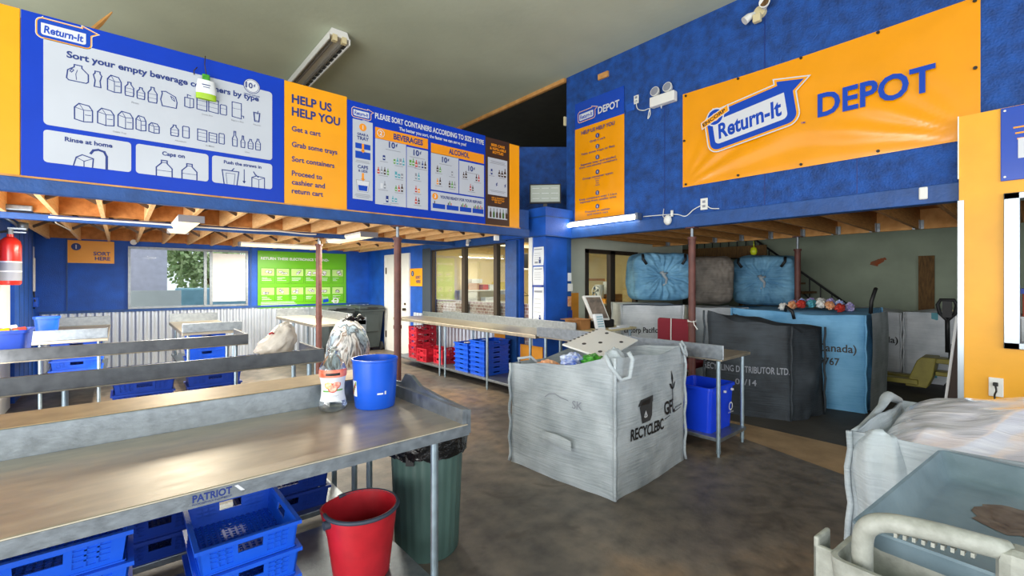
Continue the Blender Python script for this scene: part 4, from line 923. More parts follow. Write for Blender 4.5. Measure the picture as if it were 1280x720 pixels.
for a, z, r_, m in ((-.35, .145, .020, 'orange_print'), (.30, .147, .021, 'red_print'), (-.02, .128, .023, 'red_print')):
    part('fruit_picture', cyldisc(a, z, r_, .0035), m, lab); part('fruit_picture', cyldisc(a, z, r_*.8, .0042), mat('fruit flesh print '+m, '#f2a24a' if m == 'orange_print' else '#ea6a5a', .5, color2='#f6d0b8', vscale=60), lab)
for k in range(4): part('label_text', cylpatch(-.9, .5-.2*(k % 2), .082-.005*k+.006, .0835-.005*k+.006, .0022), 'gray_print', lab)
part('leaf_picture', cylpatch(-.9, -.2, .108, .116, .0024).add(*(lambda q: (q.v, q.f))(cylpatch(.3, .9, .112, .12, .0024))), 'green_print', lab, smooth=True)
# blue bucket
cx, cy, cz = 1.085, 2.435, .911
t = thing('blue_bucket', 'royal blue plastic bucket on the foreground table', 'bucket', (cx, cy, cz))
part('bucket_body', MB().lathe([(.0, .0), (.103, .0), (.108, .006), (.116, .12), (.121, .255), (.125, .258), (.125, .268), (.119, .268), (.112, .12), (.104, .01), (0, .008)], (cx, cy, cz), 40, caps=(0, 0)), mat('glossy blue bucket plastic', '#0c54cf', .3, var=.05), t, autos=.7)
ang2 = math.atan2(-cy, -cx)
def patch2(a0, a1, z0, z1, off=.001, n=8):
    return MB().sheet(lambda u, v: (cx+(.1085+.0645*(z0+(z1-z0)*v)*.75+off)*math.cos(ang2+a0+(a1-a0)*u), cy+(.1085+.0645*(z0+(z1-z0)*v)*.75+off)*math.sin(ang2+a0+(a1-a0)*u), cz+z0+(z1-z0)*v), n, 2)
st_ = part('sticker', patch2(-1.35, -.95, .07, .155, .002), 'white_print', t, smooth=True, label='small colourful sticker on the left side')
for i, m in enumerate(('red_print', 'green_print', 'black_print', 'red_print', 'green_print')): part('sticker_print', patch2(-1.33+.07*i, -1.25+.07*i, .08+.012*i, .11+.01*i, .003), m, st_, smooth=True)
part('maker_mark', patch2(.1, .38, .083, .092, .002).add(*(lambda q: (q.v, q.f))(patch2(.45, .53, .082, .1, .002))), 'white_print', t, smooth=True)
# red mop bucket
cx, cy, cz = .905, 2.185, .171
t = thing('mop_bucket', 'scuffed red plastic bucket with grey rim below the foreground table', 'bucket', (cx, cy, cz))
sp = ang_sp = math.radians(140)
def spout(r, z, k):
    out = []
    for i in range(44):
        a = 2*PI*i/44; d = math.cos(a-sp); q = max(0, d)**10
        out.append((cx+(r+.03*q*k)*math.cos(a), cy+(r+.03*q*k)*math.sin(a), cz+z-.012*q*k))
    return out
def loops(ls, close0=True):
    m = MB(); n = len(ls[0])
    for l in ls: m.v += l
    for i in range(len(ls)-1):
        for k in range(n): m.f.append((i*n+k, i*n+(k+1) % n, (i+1)*n+(k+1) % n, (i+1)*n+k))
    if close0: m.f.append(tuple(range(n-1, -1, -1))); m.f.append(tuple((len(ls)-1)*n+k for k in range(n)))
    return m
part('bucket_body', loops([spout(.125, 0, 0), spout(.132, .01, 0), spout(.155, .2, .2), spout(.17, .325, 1), spout(.17, .335, 1), spout(.163, .335, 1), spout(.15, .2, .2), spout(.126, .012, 0)]), 'red_plastic', t, autos=.7)
rim = [(cx+.172*math.cos(a), cy+.172*math.sin(a), cz+.328) for a in [sp+.55+(2*PI-1.1)*k/40 for k in range(41)]]
part('rim_band', MB().tube(rim, .010, 8), 'dark_rim', t, smooth=True)
part('handle_lug', MB().cyl((cx-.19, cy-.02, cz+.30), (cx-.155, cy-.02, cz+.30), .02), 'dark_rim', t)
# trash can with liner
cx, cy = 1.415, 2.43
t = thing('trash_can', 'dark green ribbed bin with a black liner at the end of the foreground table', 'bin', (cx, cy, 0))
def ribbed(r, z, amp):
    return [(cx+(r+amp*(1 if (i//2) % 2 else 0))*math.cos(2*PI*i/96), cy+(r+amp*(1 if (i//2) % 2 else 0))*math.sin(2*PI*i/96), z) for i in range(96)]
part('can_body', loops([ribbed(.178, 0, 0), ribbed(.185, .02, .004), ribbed(.21, .60, .004), ribbed(.212, .605, 0), ribbed(.226, .61, 0), ribbed(.230, .69, 0), ribbed(.220, .69, 0), ribbed(.205, .6, 0), ribbed(.178, .03, 0)]), 'can_green', t, autos=.5)
def lin_(u, v):
    a = 2*PI*u; n = noise.noise((math.cos(a)*3, math.sin(a)*3, v*3)); n2 = noise.noise((math.cos(a)*9, math.sin(a)*9, v*6+5))
    prof = [(.240, .60), (.247, .65), (.250, .72), (.236, .765), (.205, .72), (.195, .55), (.185, .35)]
    k = v*(len(prof)-1); i = min(int(k), len(prof)-2); f = k-i; r = prof[i][0]*(1-f)+prof[i+1][0]*f; z = prof[i][1]*(1-f)+prof[i+1][1]*f
    lift = .05*max(0, math.cos(a-.9))*(1 if v < .7 else .4)
    return (cx+(r+.012*n+.006*n2)*math.cos(a), cy+(r+.012*n+.006*n2)*math.sin(a), z+.018*n+lift+.02*n2*(v < .3))
part('liner', MB().sheet(lin_, 72, 18), 'black_film', t, smooth=True, weld=True, label='crinkled black plastic liner folded over the rim')
part('hand_grip', MB().box(-.05, -.005, -.012, .004, -.04, .04, frame((cx-.17, cy-.155, .615), (.7, -.7, 0), (-.7, -.7, 0), (0, 0, 1))), 'black', t)
# wire on the floor
solo('bent_wire', MB().tube([(.66, 2.82, .19), (.70, 2.84, .19), (.72, 2.80, .192), (.70, 2.77, .19), (.66, 2.78, .192), (.655, 2.80, .19)], .004, 6), 'beige', 'loose bent piece of pale wire beside the blue tray stack', 'wire', smooth=True)

# knotted carrier bag and other things on the rear tables
def blob(c, sx, sy, sz, seed, amp=.12, freq=2.2, nu=40, nv=24, flat=.0, peak=0):
    def fn(u, v):
        a = 2*PI*u; b = PI*(v-.5); d = Vector((math.cos(a)*math.cos(b), math.sin(a)*math.cos(b), math.sin(b)))
        n = noise.noise(d*freq+Vector((seed, seed, 0)))+.5*noise.noise(d*freq*2.3+Vector((0, seed, seed)))
        k = 1+amp*n
        z = d.z*k; z = max(z, -1+flat)
        if peak: z += peak*max(0, d.z)**6
        return (c[0]+sx*d.x*k, c[1]+sy*d.y*k, c[2]+sz*z)
    return MB().sheet(fn, nu, nv)
t = thing('carrier_bag', 'full white plastic bag with red ties standing behind the second splash', 'bag', (1.07, 4.42, .93))
cb = blob((1.05, 4.42, 1.05), .165, .13, .12, 3, .16, 3.2, flat=.05); cb.v = [(x+.02*math.sin(z*60)*(abs(x-1.12)), y, .93+(z-.93)*(1+.42*max(-.6, min(1, (x-1.02)/.12))*(z > 1.0))+.006*math.sin(math.atan2(y-4.42, x-1.13)*13)*(z > 1.03)) for x, y, z in cb.v]
part('bag_body', cb, 'carrier', t, smooth=True, weld=True)
part('bag_neck', MB().tube([(1.12, 4.40, 1.15), (1.125, 4.40, 1.20), (1.12, 4.40, 1.22)], [.06, .03, .036], 12), 'carrier', t, smooth=True)
part('tie', MB().tube([(1.10, 4.37, 1.175), (1.13, 4.365, 1.19), (1.16, 4.38, 1.17)], .008, 6).tube([(.98, 4.36, 1.15), (1.0, 4.35, 1.165), (1.02, 4.36, 1.15)], .008, 6), 'red_plastic', t, smooth=True)
def tub(label, x0, x1, y0, y1, z0, z1, m, cat='tub', name='plastic_tub', rim=.012, taper=.03, **kw):
    t = thing(name, label, cat, ((x0+x1)/2, (y0+y1)/2, z0), 0, kw.get('group'))
    def rl(e, z, r=.04):
        pts = []
        for cx_, cy_, a in ((x1-r-e, y0+r+e, -90), (x1-r-e, y1-r-e, 0), (x0+r+e, y1-r-e, 90), (x0+r+e, y0+r+e, 180)):
            for i in range(5): q = math.radians(a+22.5*i); pts.append((cx_+r*math.cos(q), cy_+r*math.sin(q), z))
        return pts
    part('tub_body', loops([rl(taper, z0), rl(rim, z1-.04), rl(rim, z1-.03), rl(0, z1-.028), rl(0, z1), rl(rim+.006, z1), rl(taper+.008, z0+.01)]), m, t, autos=.6)
    return t
tt = tub('dark blue tub of empty cans at the left edge, on the third row table', -1.12, -.62, 5.98, 6.4, .931, 1.17, 'navy_plastic')
tub('blue tub on the end table under the fire extinguisher side', -.80, -.56, 7.93, 8.12, .911, 1.18, 'blue_plastic')
for i, (x, y, z, m) in enumerate([(-.74, 6.08, 1.13, 'green_print'), (-.80, 6.10, 1.15, 'orange_print'), (-.70, 6.14, 1.15, 'red_print'), (-.76, 6.16, 1.17, 'white')]):
    c = thing('drink_can', f"{['green', 'orange', 'red', 'white'][i]} empty can on top of the dark blue tub", 'can', (x, y, z), 0, 'cans in the blue tub')
    part('can_body', MB().cyl((x-.04, y, z), (x+.04, y+.02, z+.01), .03, seg=14), m, c, autos=.6); part('can_end', MB().cyl((x+.04, y+.02, z+.01), (x+.044, y+.022, z+.011), .026, seg=14), 'galv', c)
solo('crumpled_packaging', blob((-.84, 6.17, 1.05), .19, .13, .075, 8, .2, flat=.1), 'bag_gray', 'grey rubbish filling the dark blue tub', 'rubbish', smooth=True, weld=True)
# clear sack of mixed rubbish in front of the bins
t = thing('rubbish_sack', 'clear sack of mixed rubbish with a black knot behind the blue bucket', 'bag', (2.72, 7.08, 0))
part('sack_body', blob((2.70, 7.05, .50), .33, .27, .53, 5, .08, flat=.06), 'film_mixed', t, smooth=True, weld=True)
part('knot', MB().tube([(2.62, 7.0, .98), (2.70, 7.0, 1.06), (2.78, 7.0, 1.01)], [.04, .05, .035], 10).tube([(2.8, 7.0, 1.0), (2.86, 6.98, 1.07), (2.92, 6.98, 1.02)], [.03, .045, .03], 10), 'black_film', t, smooth=True)
t = thing('grey_carton', 'plain grey carton standing behind the clear rubbish sack', 'box', (2.95, 7.5, 0)); part('carton_body', MB().box(2.83, 3.13, 7.36, 7.66, 0, .98), 'bag_gray', t, bev=.008); part('flap', MB().box(2.83, 3.13, 7.36, 7.37, .9, 1.02), 'bag_gray', t)
# wheelie bins
def wheelie(label, x, y):
    t = thing('wheelie_bin', label, 'bin', (x, y, 0), 0, 'wheelie bins in the corner')
    def q(w, d, z): return [(x-w, y-d, z), (x+w, y-d, z), (x+w, y+d, z), (x-w, y+d, z)]
    part('bin_body', loops([q(.22, .24, .08), q(.28, .33, .92), q(.30, .35, .92), q(.30, .35, .98), q(.27, .32, .98), q(.2, .22, .12)]), 'bin_black', t, bev=.01)
    lid = part('lid', loops([q(.31, .36, .985), q(.31, .36, 1.02), q(.26, .30, 1.06)]), 'bin_black', t, bev=.012)
    part('front_panel', MB().box(x-.17, x+.17, y-.335, y-.30, .45, .86), 'bin_black', t, bev=.02)
    part('lid_handle', MB().box(x-.12, x+.12, y-.39, y-.36, .99, 1.03), 'black', lid)
    for s in (-1, 1): part('wheel', MB().cyl((x+s*.24, y-.22, .1), (x+s*.29, y-.22, .1), .1, seg=20), 'rubber', t, autos=.6)
wheelie('black wheelie bin next to the white door', 4.44, 10.45); wheelie('black wheelie bin left of the one by the door, partly behind the sack', 3.72, 10.45)

# fire extinguisher
ex, ey, ez = -.965, 7.83, 1.57
t = thing('fire_extinguisher', 'red fire extinguisher hanging on the left wall', 'extinguisher', (ex, ey, ez))
part('cylinder', MB().lathe([(0, .0), (.08, .0), (.095, .02), (.095, .46), (.085, .51), (.05, .55), (.03, .56), (.03, .59), (0, .59)], (ex, ey, ez), 28, caps=(0, 0)), 'red_ext', t, autos=.7)
lb = part('label', MB().lathe([(.0965, .05), (.0965, .26)], (ex, ey, ez), 28, caps=(0, 0)), 'gray_print', t, smooth=True, label='silver instruction label')
part('label_band', MB().lathe([(.0975, .15), (.0975, .165)], (ex, ey, ez), 28, caps=(0, 0)).lathe([(.0975, .26), (.0975, .275)], (ex, ey, ez), 28, caps=(0, 0)), 'white_print', lb, smooth=True)
part('valve', MB().cyl((ex, ey, ez+.59), (ex, ey, ez+.65), .028).box(ex-.02, ex+.13, ey-.015, ey+.015, ez+.65, ez+.67).box(ex-.02, ex+.13, ey-.012, ey+.012, ez+.61, ez+.625), 'galv', t)
part('hose', MB().tube([(ex-.03, ey-.02, ez+.62), (ex-.09, ey-.06, ez+.60), (ex-.11, ey-.08, ez+.5), (ex-.105, ey-.07, ez+.25), (ex-.10, ey-.05, ez+.1)], .014, 8), 'rubber', t, smooth=True)
part('bracket', MB().box(-1.06, ex-.07, ey-.03, ey+.03, ez+.3, ez+.36).box(-1.06, -1.05, ey-.05, ey+.05, ez, ez+.6), 'galv', t)
# work lamp clamped above the extinguisher and cable coil
t = thing('clamp_lamp', 'grey metal lamp and bracket above the fire extinguisher', 'lamp', (-.95, 7.6, 2.35))
part('housing', MB().box(-1.05, -.72, 7.2, 8.0, 2.38, 2.44), 'galv', t, bev=.01); part('bracket', MB().tube([(-1.04, 7.9, 2.38), (-.92, 8.0, 2.28), (-.90, 8.1, 2.25)], .02, 8).cyl((-.92, 8.0, 2.28), (-.84, 8.0, 2.27), .05), 'galv', t, smooth=True)
part('cord', MB().tube([(-.72+.1*math.cos(k*.6), 7.75, 2.44+.1*math.sin(k*.6)) for k in range(22)]+[(-.6, 8.0, 2.34), (-.5, 8.5, 2.30)], .008, 6), 'white', t, smooth=True)
t = thing('wall_phone', 'white handset and notices hanging on the far left wall beyond the extinguisher', 'phone', (-1.08, 10.8, 1.3))
part('handset', MB().box(-1.1, -1.04, 10.62, 10.72, 1.45, 2.0), 'white', t, bev=.01); part('cord', MB().tube([(-1.05, 10.6, 1.45), (-1.03, 10.55, 1.3), (-1.05, 10.65, 1.18), (-1.06, 10.75, 1.3)], .012, 6), 'dark_rim', t, smooth=True); part('cup', MB().box(-1.1, -1.0, 10.55, 10.75, 1.2, 1.36), 'blue_plastic', t, bev=.01)
solo('wall_notice', MB().box(-1.1, -1.09, 10.95, 11.12, 2.0, 2.2), 'white_print', 'small white notice high on the far left wall', 'notice')

# ------------------------------------------------------------------ woven bulk sacks
from mathutils.bvhtree import BVHTree
def sack_geo(c4, h4, bulge=.05, seed=1, wr=.010, open_top=True, nu=18, nv=18, sag=.03, inner=.30, belly=.0, top_in=.0, dome=.06):
    """four-sided sack; c4 floor corners counter-clockwise seen from above, h4 rim height at each corner"""
    c = [Vector((x, y, 0)) for x, y in c4]; cen = sum(c, Vector())/4
    def fn_side(i, off=0.0):
        A, B = c[i], c[(i+1) % 4]; hA, hB = h4[i], h4[(i+1) % 4]; t = (B-A).normalized(); n = Vector((t.y, -t.x, 0))
        def fn(u, v):
            p = A.lerp(B, u)
            edge = min(1, min(u, 1-u)*7); b = bulge*math.sin(PI*u)**.7*(math.sin(PI*min(1, v*1.05+.04))**.6+belly)
            h = hA*(1-u)+hB*u-sag*math.sin(PI*u)*(1+.5*math.sin(u*9+seed))
            z = h*v
            q = Vector((p.x*2.2, p.y*2.2, z*2.6))+Vector((seed*3.1, 0, 0))
            w = noise.noise(q)*wr*1.6+noise.noise(q*3.3)*wr*.7+abs(noise.noise(Vector((p.x*5+seed, p.y*5, z*1.1))))*wr*.8
            cr = .008*math.exp(-((min(u, 1-u))*26)**2)
            p = p.lerp(cen*1.0, top_in*v)
            p = p+n*(b+w*edge+cr-off); p.z = z*(1 if v > 0 else 0)
            corner = math.exp(-(min(u, 1-u)*8)**2)*.5
            d = (p-cen); d.z = 0; p = p+d.normalized()*(wr*corner*noise.noise(Vector((cen.x+z*4+seed, 3.3*((u > .5)+i), 0))))
            if u < 1e-6 or u > 1-1e-6:
                k = i if u < .5 else (i+1) % 4; d = (c[k]-cen).normalized(); p = c[k].lerp(cen, top_in*v)+d*(.012+wr*1.2*noise.noise(Vector((k*7.7+seed, z*3.0, 1)))-off); p.z = z
            return p
        return fn
    m = MB()
    for i in range(4): m.sheet(fn_side(i), nu, nv)
    m.add([tuple(q) for q in c], [(0, 1, 2, 3)])
    if open_top:
        for i in range(4):
            f0 = fn_side(i)
            def fin(u, v, f0=f0, i=i):
                p = f0(u, 1); d = cen-p; d.z = 0; d.normalize(); return p+d*(.006+.012*min(1, v*4)+.03*v)+Vector((0, 0, .006*math.sin(PI*min(1, v*4))-inner*v))
            m.sheet(fin, nu, 6)
    else:
        fs = [fn_side(i) for i in range(4)]
        def top(u, v):
            a = fs[0](u, 1).lerp(fs[2](1-u, 1), v); b_ = fs[3](1-v, 1).lerp(fs[1](v, 1), u)
            e = min(u, 1-u, v, 1-v)
            if e < 1e-6: return fs[0](u, 1) if v < 1e-6 else fs[2](1-u, 1) if v > 1-1e-6 else fs[3](1-v, 1) if u < 1e-6 else fs[1](v, 1)
            p = (a+b_)/2; p.z += dome*math.sin(PI*u)*math.sin(PI*v)+.5*dome*noise.noise(Vector((p.x*4+seed, p.y*4, 0)))
            return p
        m.sheet(top, 14, 14)
    return m
def seam(c4, h4, i, r=.012, out=.022, seed=0):
    c = [Vector((x, y, 0)) for x, y in c4]; cen = sum(c, Vector())/4; d = (c[i]-cen).normalized()
    return MB().tube([c[i]+d*(out+.008*math.sin(k*1.9+seed))+Vector((0, 0, max(r, h4[i]*k/12))) for k in range(13)], r, 8)
def printed(bvh, o, u, v, n, items):
    """text laid on a sack face: items = (text, x, y, h, kwargs); every vertex is dropped on to the cloth"""
    pl = Plane(o, u, v, n); N = Vector(n)
    for it in items:
        if it[0] == 'T': pl.text(('lettering', it[5]), it[1], it[2], it[3], it[4], .3, **it[6])
        elif it[0] == 'P': pl.poly(('lettering', it[2]), it[1], .3)
        elif it[0] == 'L': pl.line(('lettering', it[3]), it[1], it[2], .3)
    out = {}
    for (nm, m), b in pl.layers.items():
        vv = []
        for p in b.v:
            hit = bvh.ray_cast(Vector(p), -N, 1.2)[0]
            vv.append(tuple((hit if hit else Vector(p)-N*.3)+N*.006))
        b.v = vv; out[m] = b
    return out
def sack(name, label, c4, h4, m, group=None, seams=(0, 1, 2, 3), prints=None, **kw):
    cx_ = sum(p[0] for p in c4)/4; cy_ = sum(p[1] for p in c4)/4
    t = thing(name, label, 'bag', (cx_, cy_, 0), 0, group)
    g = sack_geo(c4, h4, **kw)
    part('sack_body', g, m, t, smooth=True, weld=True)
    for i in seams: part('corner_seam', seam(c4, h4, i, seed=kw.get('seed', 0)), m, t, smooth=True)
    if prints:
        bvh = BVHTree.FromPolygons([Vector(v) for v in g.v], g.f)
        for pr_ in prints:
            for mm, b in printed(bvh, *pr_).items(): part('lettering', b, mm, t)
    return t
# the sack in the middle of the floor
gc = [(2.74, 2.03), (3.84, 2.10), (3.80, 3.12), (2.66, 3.08)]; gh = [1.05, 1.03, .98, .88]
fB = Vector((1.10, .07, 0)).normalized(); nB = Vector((fB.y, -fB.x, 0))
K = 'black_print'
rec = [('T', 'RECYCLEBC', .17, .405, .085, K, dict(bold=.02, width=.46)),
       ('P', [(.27, .645), (.47, .655), (.455, .55), (.42, .515), (.31, .51)], 'charcoal_print'), ('P', [(.25, .65), (.29, .695), (.49, .70), (.48, .655), (.42, .63)], 'charcoal_print'), ('P', [(.29, .652), (.31, .68), (.46, .685), (.42, .645)], 'black_print'),
       ('L', [(.335, .56), (.355, .595), (.375, .56)], .010, 'white_print'), ('L', [(.34, .555), (.372, .555)], .008, 'white_print'),
       ('T', 'GFL', .66, .505, .105, K, dict(bold=.02, width=.20)), ('L', [(.83, .60), (.835, .70), (.84, .76)], .012, K),
       ('P', [(.84, .73), (.862, .78), (.842, .85), (.822, .78)], K), ('P', [(.835, .69), (.80, .70), (.775, .745), (.81, .74)], K), ('P', [(.84, .68), (.875, .70), (.895, .75), (.86, .73)], K),
       ('L', [(.66, .475), (1.0, .505)], .006, K), ('T', 'environmental', .87, .52, .022, K, dict(width=.16))]
sk = sack('bulk_sack', 'grey white woven sack standing alone mid floor, with black recycling print', gc, gh, 'bag_white', bulge=.05, seed=2, inner=.34,
          prints=[((gc[0][0], gc[0][1], 0), fB, (0, 0, 1), nB, rec),
                  ((2.66, 3.08, 0), (0.08, -1, 0), (0, 0, 1), (-1, 0, 0), [('L', [(.42, .66), (.46, .69), (.52, .70), (.58, .68), (.66, .67)], .006, 'gray_print'), ('T', 'SK', .70, .62, .06, 'gray_print', dict())])])
# document pocket and loops
pk = MB().sheet(lambda u, v: (2.62-.012*math.sin(PI*u)*math.sin(PI*v)-.03, 2.66-.34*u, .30+.09*v+.02*math.sin(u*3)), 12, 4)
part('document_pocket', pk, 'bag_white', sk, smooth=True)
def loop_strap(p, d, w=.10, h=.16, r=.013):
    p, d = Vector(p), Vector(d).normalized(); s = Vector((-d.y, d.x, 0))
    return MB().tube([p-s*w*.9+Vector((0, 0, .02)), p-s*w*.75+d*.03+Vector((0, 0, -.06)), p-s*w*.2+d*.06+Vector((0, 0, -h*.8)), p+s*w*.4+d*.065+Vector((0, 0, -h*.75)), p+s*w*.7+d*.05+Vector((0, 0, -.02)), p+s*w*.6+d*.02+Vector((0, 0, .03))], r, 8)
part('lifting_loop', loop_strap((2.80, 2.04, 1.05), (-.3, -1, 0), .13, .2, .017), 'bag_white', sk, smooth=True)
part('lifting_loop', loop_strap((3.82, 2.12, 1.04), (.7, -1, 0), .06, .12, .010), 'bag_white', sk, smooth=True)
part('lifting_loop', MB().tube([(2.70, 3.02, .86), (2.66, 3.0, .93), (2.72, 2.9, .95), (2.76, 2.86, .9)], .012, 8), 'bag_white', sk, smooth=True)
part('corner_flap', blob((2.86, 2.13, 1.0), .10, .08, .09, 4, .25), 'bag_white', sk, smooth=True, weld=True)
# what is in it
sh = MB(); t0 = Vector((2.98, 2.30, .975)); ua = Vector((.62, .16, .06)); va = Vector((-.16, .42, .10))
fr = frame(t0, ua.normalized(), (va-ua.normalized()*va.dot(ua.normalized())).normalized(), ua.cross(va).normalized())
t = thing('foam_sheet', 'white perforated sheet sticking out of the sack mid floor', 'sheet', t0)
sh = MB().box(0, .78, 0, .40, -.008, .008, fr); part('sheet', sh, 'white', t, bev=.004)
hl = MB()
for k in range(9): hl.box(.04+.08*k, .075+.08*k, .385, .402, -.009, .0095, fr)
for x, y in ((.12, .10), (.35, .20), (.55, .08), (.68, .28), (.18, .28)): hl.prism([(x+.03*math.cos(q*PI/6), y+.016*math.sin(q*PI/6)) for q in range(12)], .002, fr @ Matrix.Translation((0, 0, .008)))
part('perforation', hl, 'black_print', t)
def crumple(label, c, s, m, seed, group=None, name='crumpled_packaging'):
    solo(name, blob(c, s[0], s[1], s[2], seed, .45, 2.4, 18, 12), m, label, 'rubbish', group, smooth=False, weld=True)
M['foil_blue'] = mat('blue printed film', '#1c56c8', .25, color2='#dfe8ee', vscale=22); M['foil_green'] = mat('green printed film', '#4fae2a', .3, color2='#1d6e2a', vscale=26)
M['foil_orange'] = mat('orange printed film', '#d8793a', .35, color2='#e8c29a', vscale=20); M['foil_violet'] = mat('violet printed film', '#6a49b5', .3, color2='#d9d5ea', vscale=22)
crumple('crumpled blue packet on top inside the sack mid floor', (2.84, 2.52, .95), (.10, .10, .06), 'foil_blue', 3, 'packets in the sack mid floor')
crumple('crumpled green packet beside the white sheet inside the sack mid floor', (2.90, 2.36, .97), (.09, .09, .05), 'foil_green', 6, 'packets in the sack mid floor')
crumple('orange packet at the near rim of the sack mid floor', (2.78, 2.74, .89), (.08, .11, .04), 'foil_orange', 9, 'packets in the sack mid floor')
solo('crumpled_packaging', MB().sheet(lambda u, v: (2.80+.95*u, 2.18+.85*v, .72+.14*math.sin(PI*u)*math.sin(PI*v)+.08*noise.noise(Vector((u*5, v*5, 2)))), 20, 20), 'bag_gray', 'grey film filling the sack mid floor below the white sheet', 'rubbish', smooth=True)

# black sack behind the counter end
bc = [(5.58, 2.74), (5.86, 1.88), (6.46, 1.72), (6.50, 2.78)]; bh = [1.25, 1.10, 1.06, 1.16]
f_ = Vector((.28, -.86, 0)).normalized(); n_ = Vector((f_.y, -f_.x, 0))
sack('bulk_sack', 'black woven sack with faded white lettering behind the counter end', bc, bh, 'bag_black', bulge=.08, seed=5, wr=.034, open_top=False, sag=.06, top_in=.07,
     prints=[((5.58, 2.74, 0), f_, (0, 0, 1), n_, [('T', 'RECYCLING DISTRIBUTOR LTD.', -.02, .53, .075, 'gray_print', dict(bold=.012, width=.92)), ('T', '03/14', .34, .38, .07, 'gray_print', dict(bold=.01))])])
# blue sack with lettering
uc = [(6.62, 2.86), (6.88, 1.40), (7.86, 1.42), (7.70, 2.86)]; uh = [1.24, 1.20, 1.26, 1.22]
f_ = Vector((.26, -1.46, 0)).normalized(); n_ = Vector((f_.y, -f_.x, 0))
bs = sack('bulk_sack', 'light blue woven sack with black lettering behind the black sack', uc, uh, 'bag_blue', bulge=.05, seed=8, wr=.014, open_top=False, dome=.02, sag=.03,
     prints=[((6.62, 2.86, 0), f_, (0, 0, 1), n_, [('T', 'Encorp Pacific (Canada)', 1.41, .73, .095, 'black_print', dict(bold=.012, align='r', width=1.16)), ('T', '1-800-330-9767', 1.24, .56, .09, 'black_print', dict(bold=.012, align='r', width=.66))])])
part('side_flap', MB().sheet(lambda u, v: (6.92+.9*u, 1.335-.02*math.sin(PI*u)-.012*math.sin(v*5), 1.22-1.19*v), 10, 10), 'bag_white', bs, smooth=True, label='grey side panel')
part('lifting_loop', MB().tube([(7.2, 1.40, 1.2), (7.2, 1.39, 1.36), (7.23, 1.36, 1.50), (7.27, 1.36, 1.52)], .022, 8), 'black', bs, smooth=True, label='upright black loop')
part('lifting_loop', MB().tube([(6.74, 2.22, 1.22), (6.70, 2.2, 1.28), (6.68, 2.12, 1.22), (6.69, 2.1, 1.12)], .02, 8), 'black', bs, smooth=True)
rr = random.Random(4); cols = ['white', 'foil_violet', 'foil_orange', 'foil_blue', 'red_print', 'foil_violet', 'teal_print', 'white']
for k in range(14):
    y = 2.35-.055*k; n = ['white', 'violet', 'orange', 'blue', 'red', 'violet', 'teal', 'pale'][k % 8]
    pos = ['leftmost', 'far left', 'left', 'left of middle', 'middle', 'right of middle', 'right', 'rightmost'][min(7, k//2)]
    crumple(f'crumpled {n} packet, {"front" if k % 2 else "back"} {pos} of the heap topping the light blue sack', (7.05+.22*(k % 2)+.05*rr.random(), y, 1.255+.06*math.sin(PI*k/13)+.02*(k % 2)), (.085, .05, .055), cols[k % 8], 20+k, 'packets on the light blue sack')
# white lettered sack at the office side
wc_ = [(6.18, 4.43), (6.88, 3.77), (7.55, 4.48), (6.86, 5.12)]; wh = [1.24]*4
f_ = Vector((.70, -.66, 0)).normalized(); n_ = Vector((f_.y, -f_.x, 0))
wsk = sack('bulk_sack', 'white woven sack with black lettering beside the office window', wc_, wh, 'bag_pale', bulge=.03, seed=11, wr=.008, open_top=False, dome=.012, sag=.01,
     prints=[((6.18, 4.43, 0), f_, (0, 0, 1), n_, [('T', 'Encorp Pacific (Canada)', .03, .79, .085, 'black_print', dict(bold=.012, width=.90))])])
part('rim_cord', MB().tube([(6.19, 4.42, 1.235), (6.4, 4.22, 1.245), (6.6, 4.0, 1.23), (6.88, 3.765, 1.24)], .010, 6), 'dark_rim', wsk, smooth=True)
sack('bulk_sack', 'white woven sack in the shade under the brown grey bale', [(7.45, 3.90), (7.98, 3.22), (8.46, 3.75), (8.10, 4.42)], [1.18]*4, 'bag_pale', bulge=.03, seed=12, wr=.01, open_top=False, dome=.012, sag=.02)
# pale sacks against the back of the storage bay
sack('bulk_sack', 'pale sack with a blue stripe behind the pallet truck', [(9.72, 1.44), (9.72, .58), (10.6, .60), (10.6, 1.40)], [1.12, 1.12, 1.1, 1.1], 'bag_pale', bulge=.04, seed=14, wr=.01, open_top=False, sag=.0,
     prints=[((9.72, 1.44, 0), (0, -1, 0), (0, 0, 1), (-1, 0, 0), [('P', [(.33, .1), (.39, .1), (.40, 1.12), (.32, 1.12)], 'teal_print')])])
sack('bulk_sack', 'pale sack ending in the letters (Canada) right of the light blue sack', [(9.70, 2.40), (9.70, 1.50), (10.5, 1.52), (10.5, 2.38)], [1.10]*4, 'bag_pale', bulge=.03, seed=15, wr=.01, open_top=False, sag=.0,
     prints=[((9.70, 2.40, 0), (0, -1, 0), (0, 0, 1), (-1, 0, 0), [('T', '(Canada)', .88, .60, .10, 'black_print', dict(bold=.012, align='r'))])])
sack('bulk_sack', 'blue grey sack in the shade under the right hand tied bale', [(8.55, 3.72), (8.75, 2.66), (9.65, 2.80), (9.45, 3.86)], [1.14]*4, 'bag_blue', bulge=.03, seed=16, wr=.01, open_top=False, dome=.012, sag=.0)

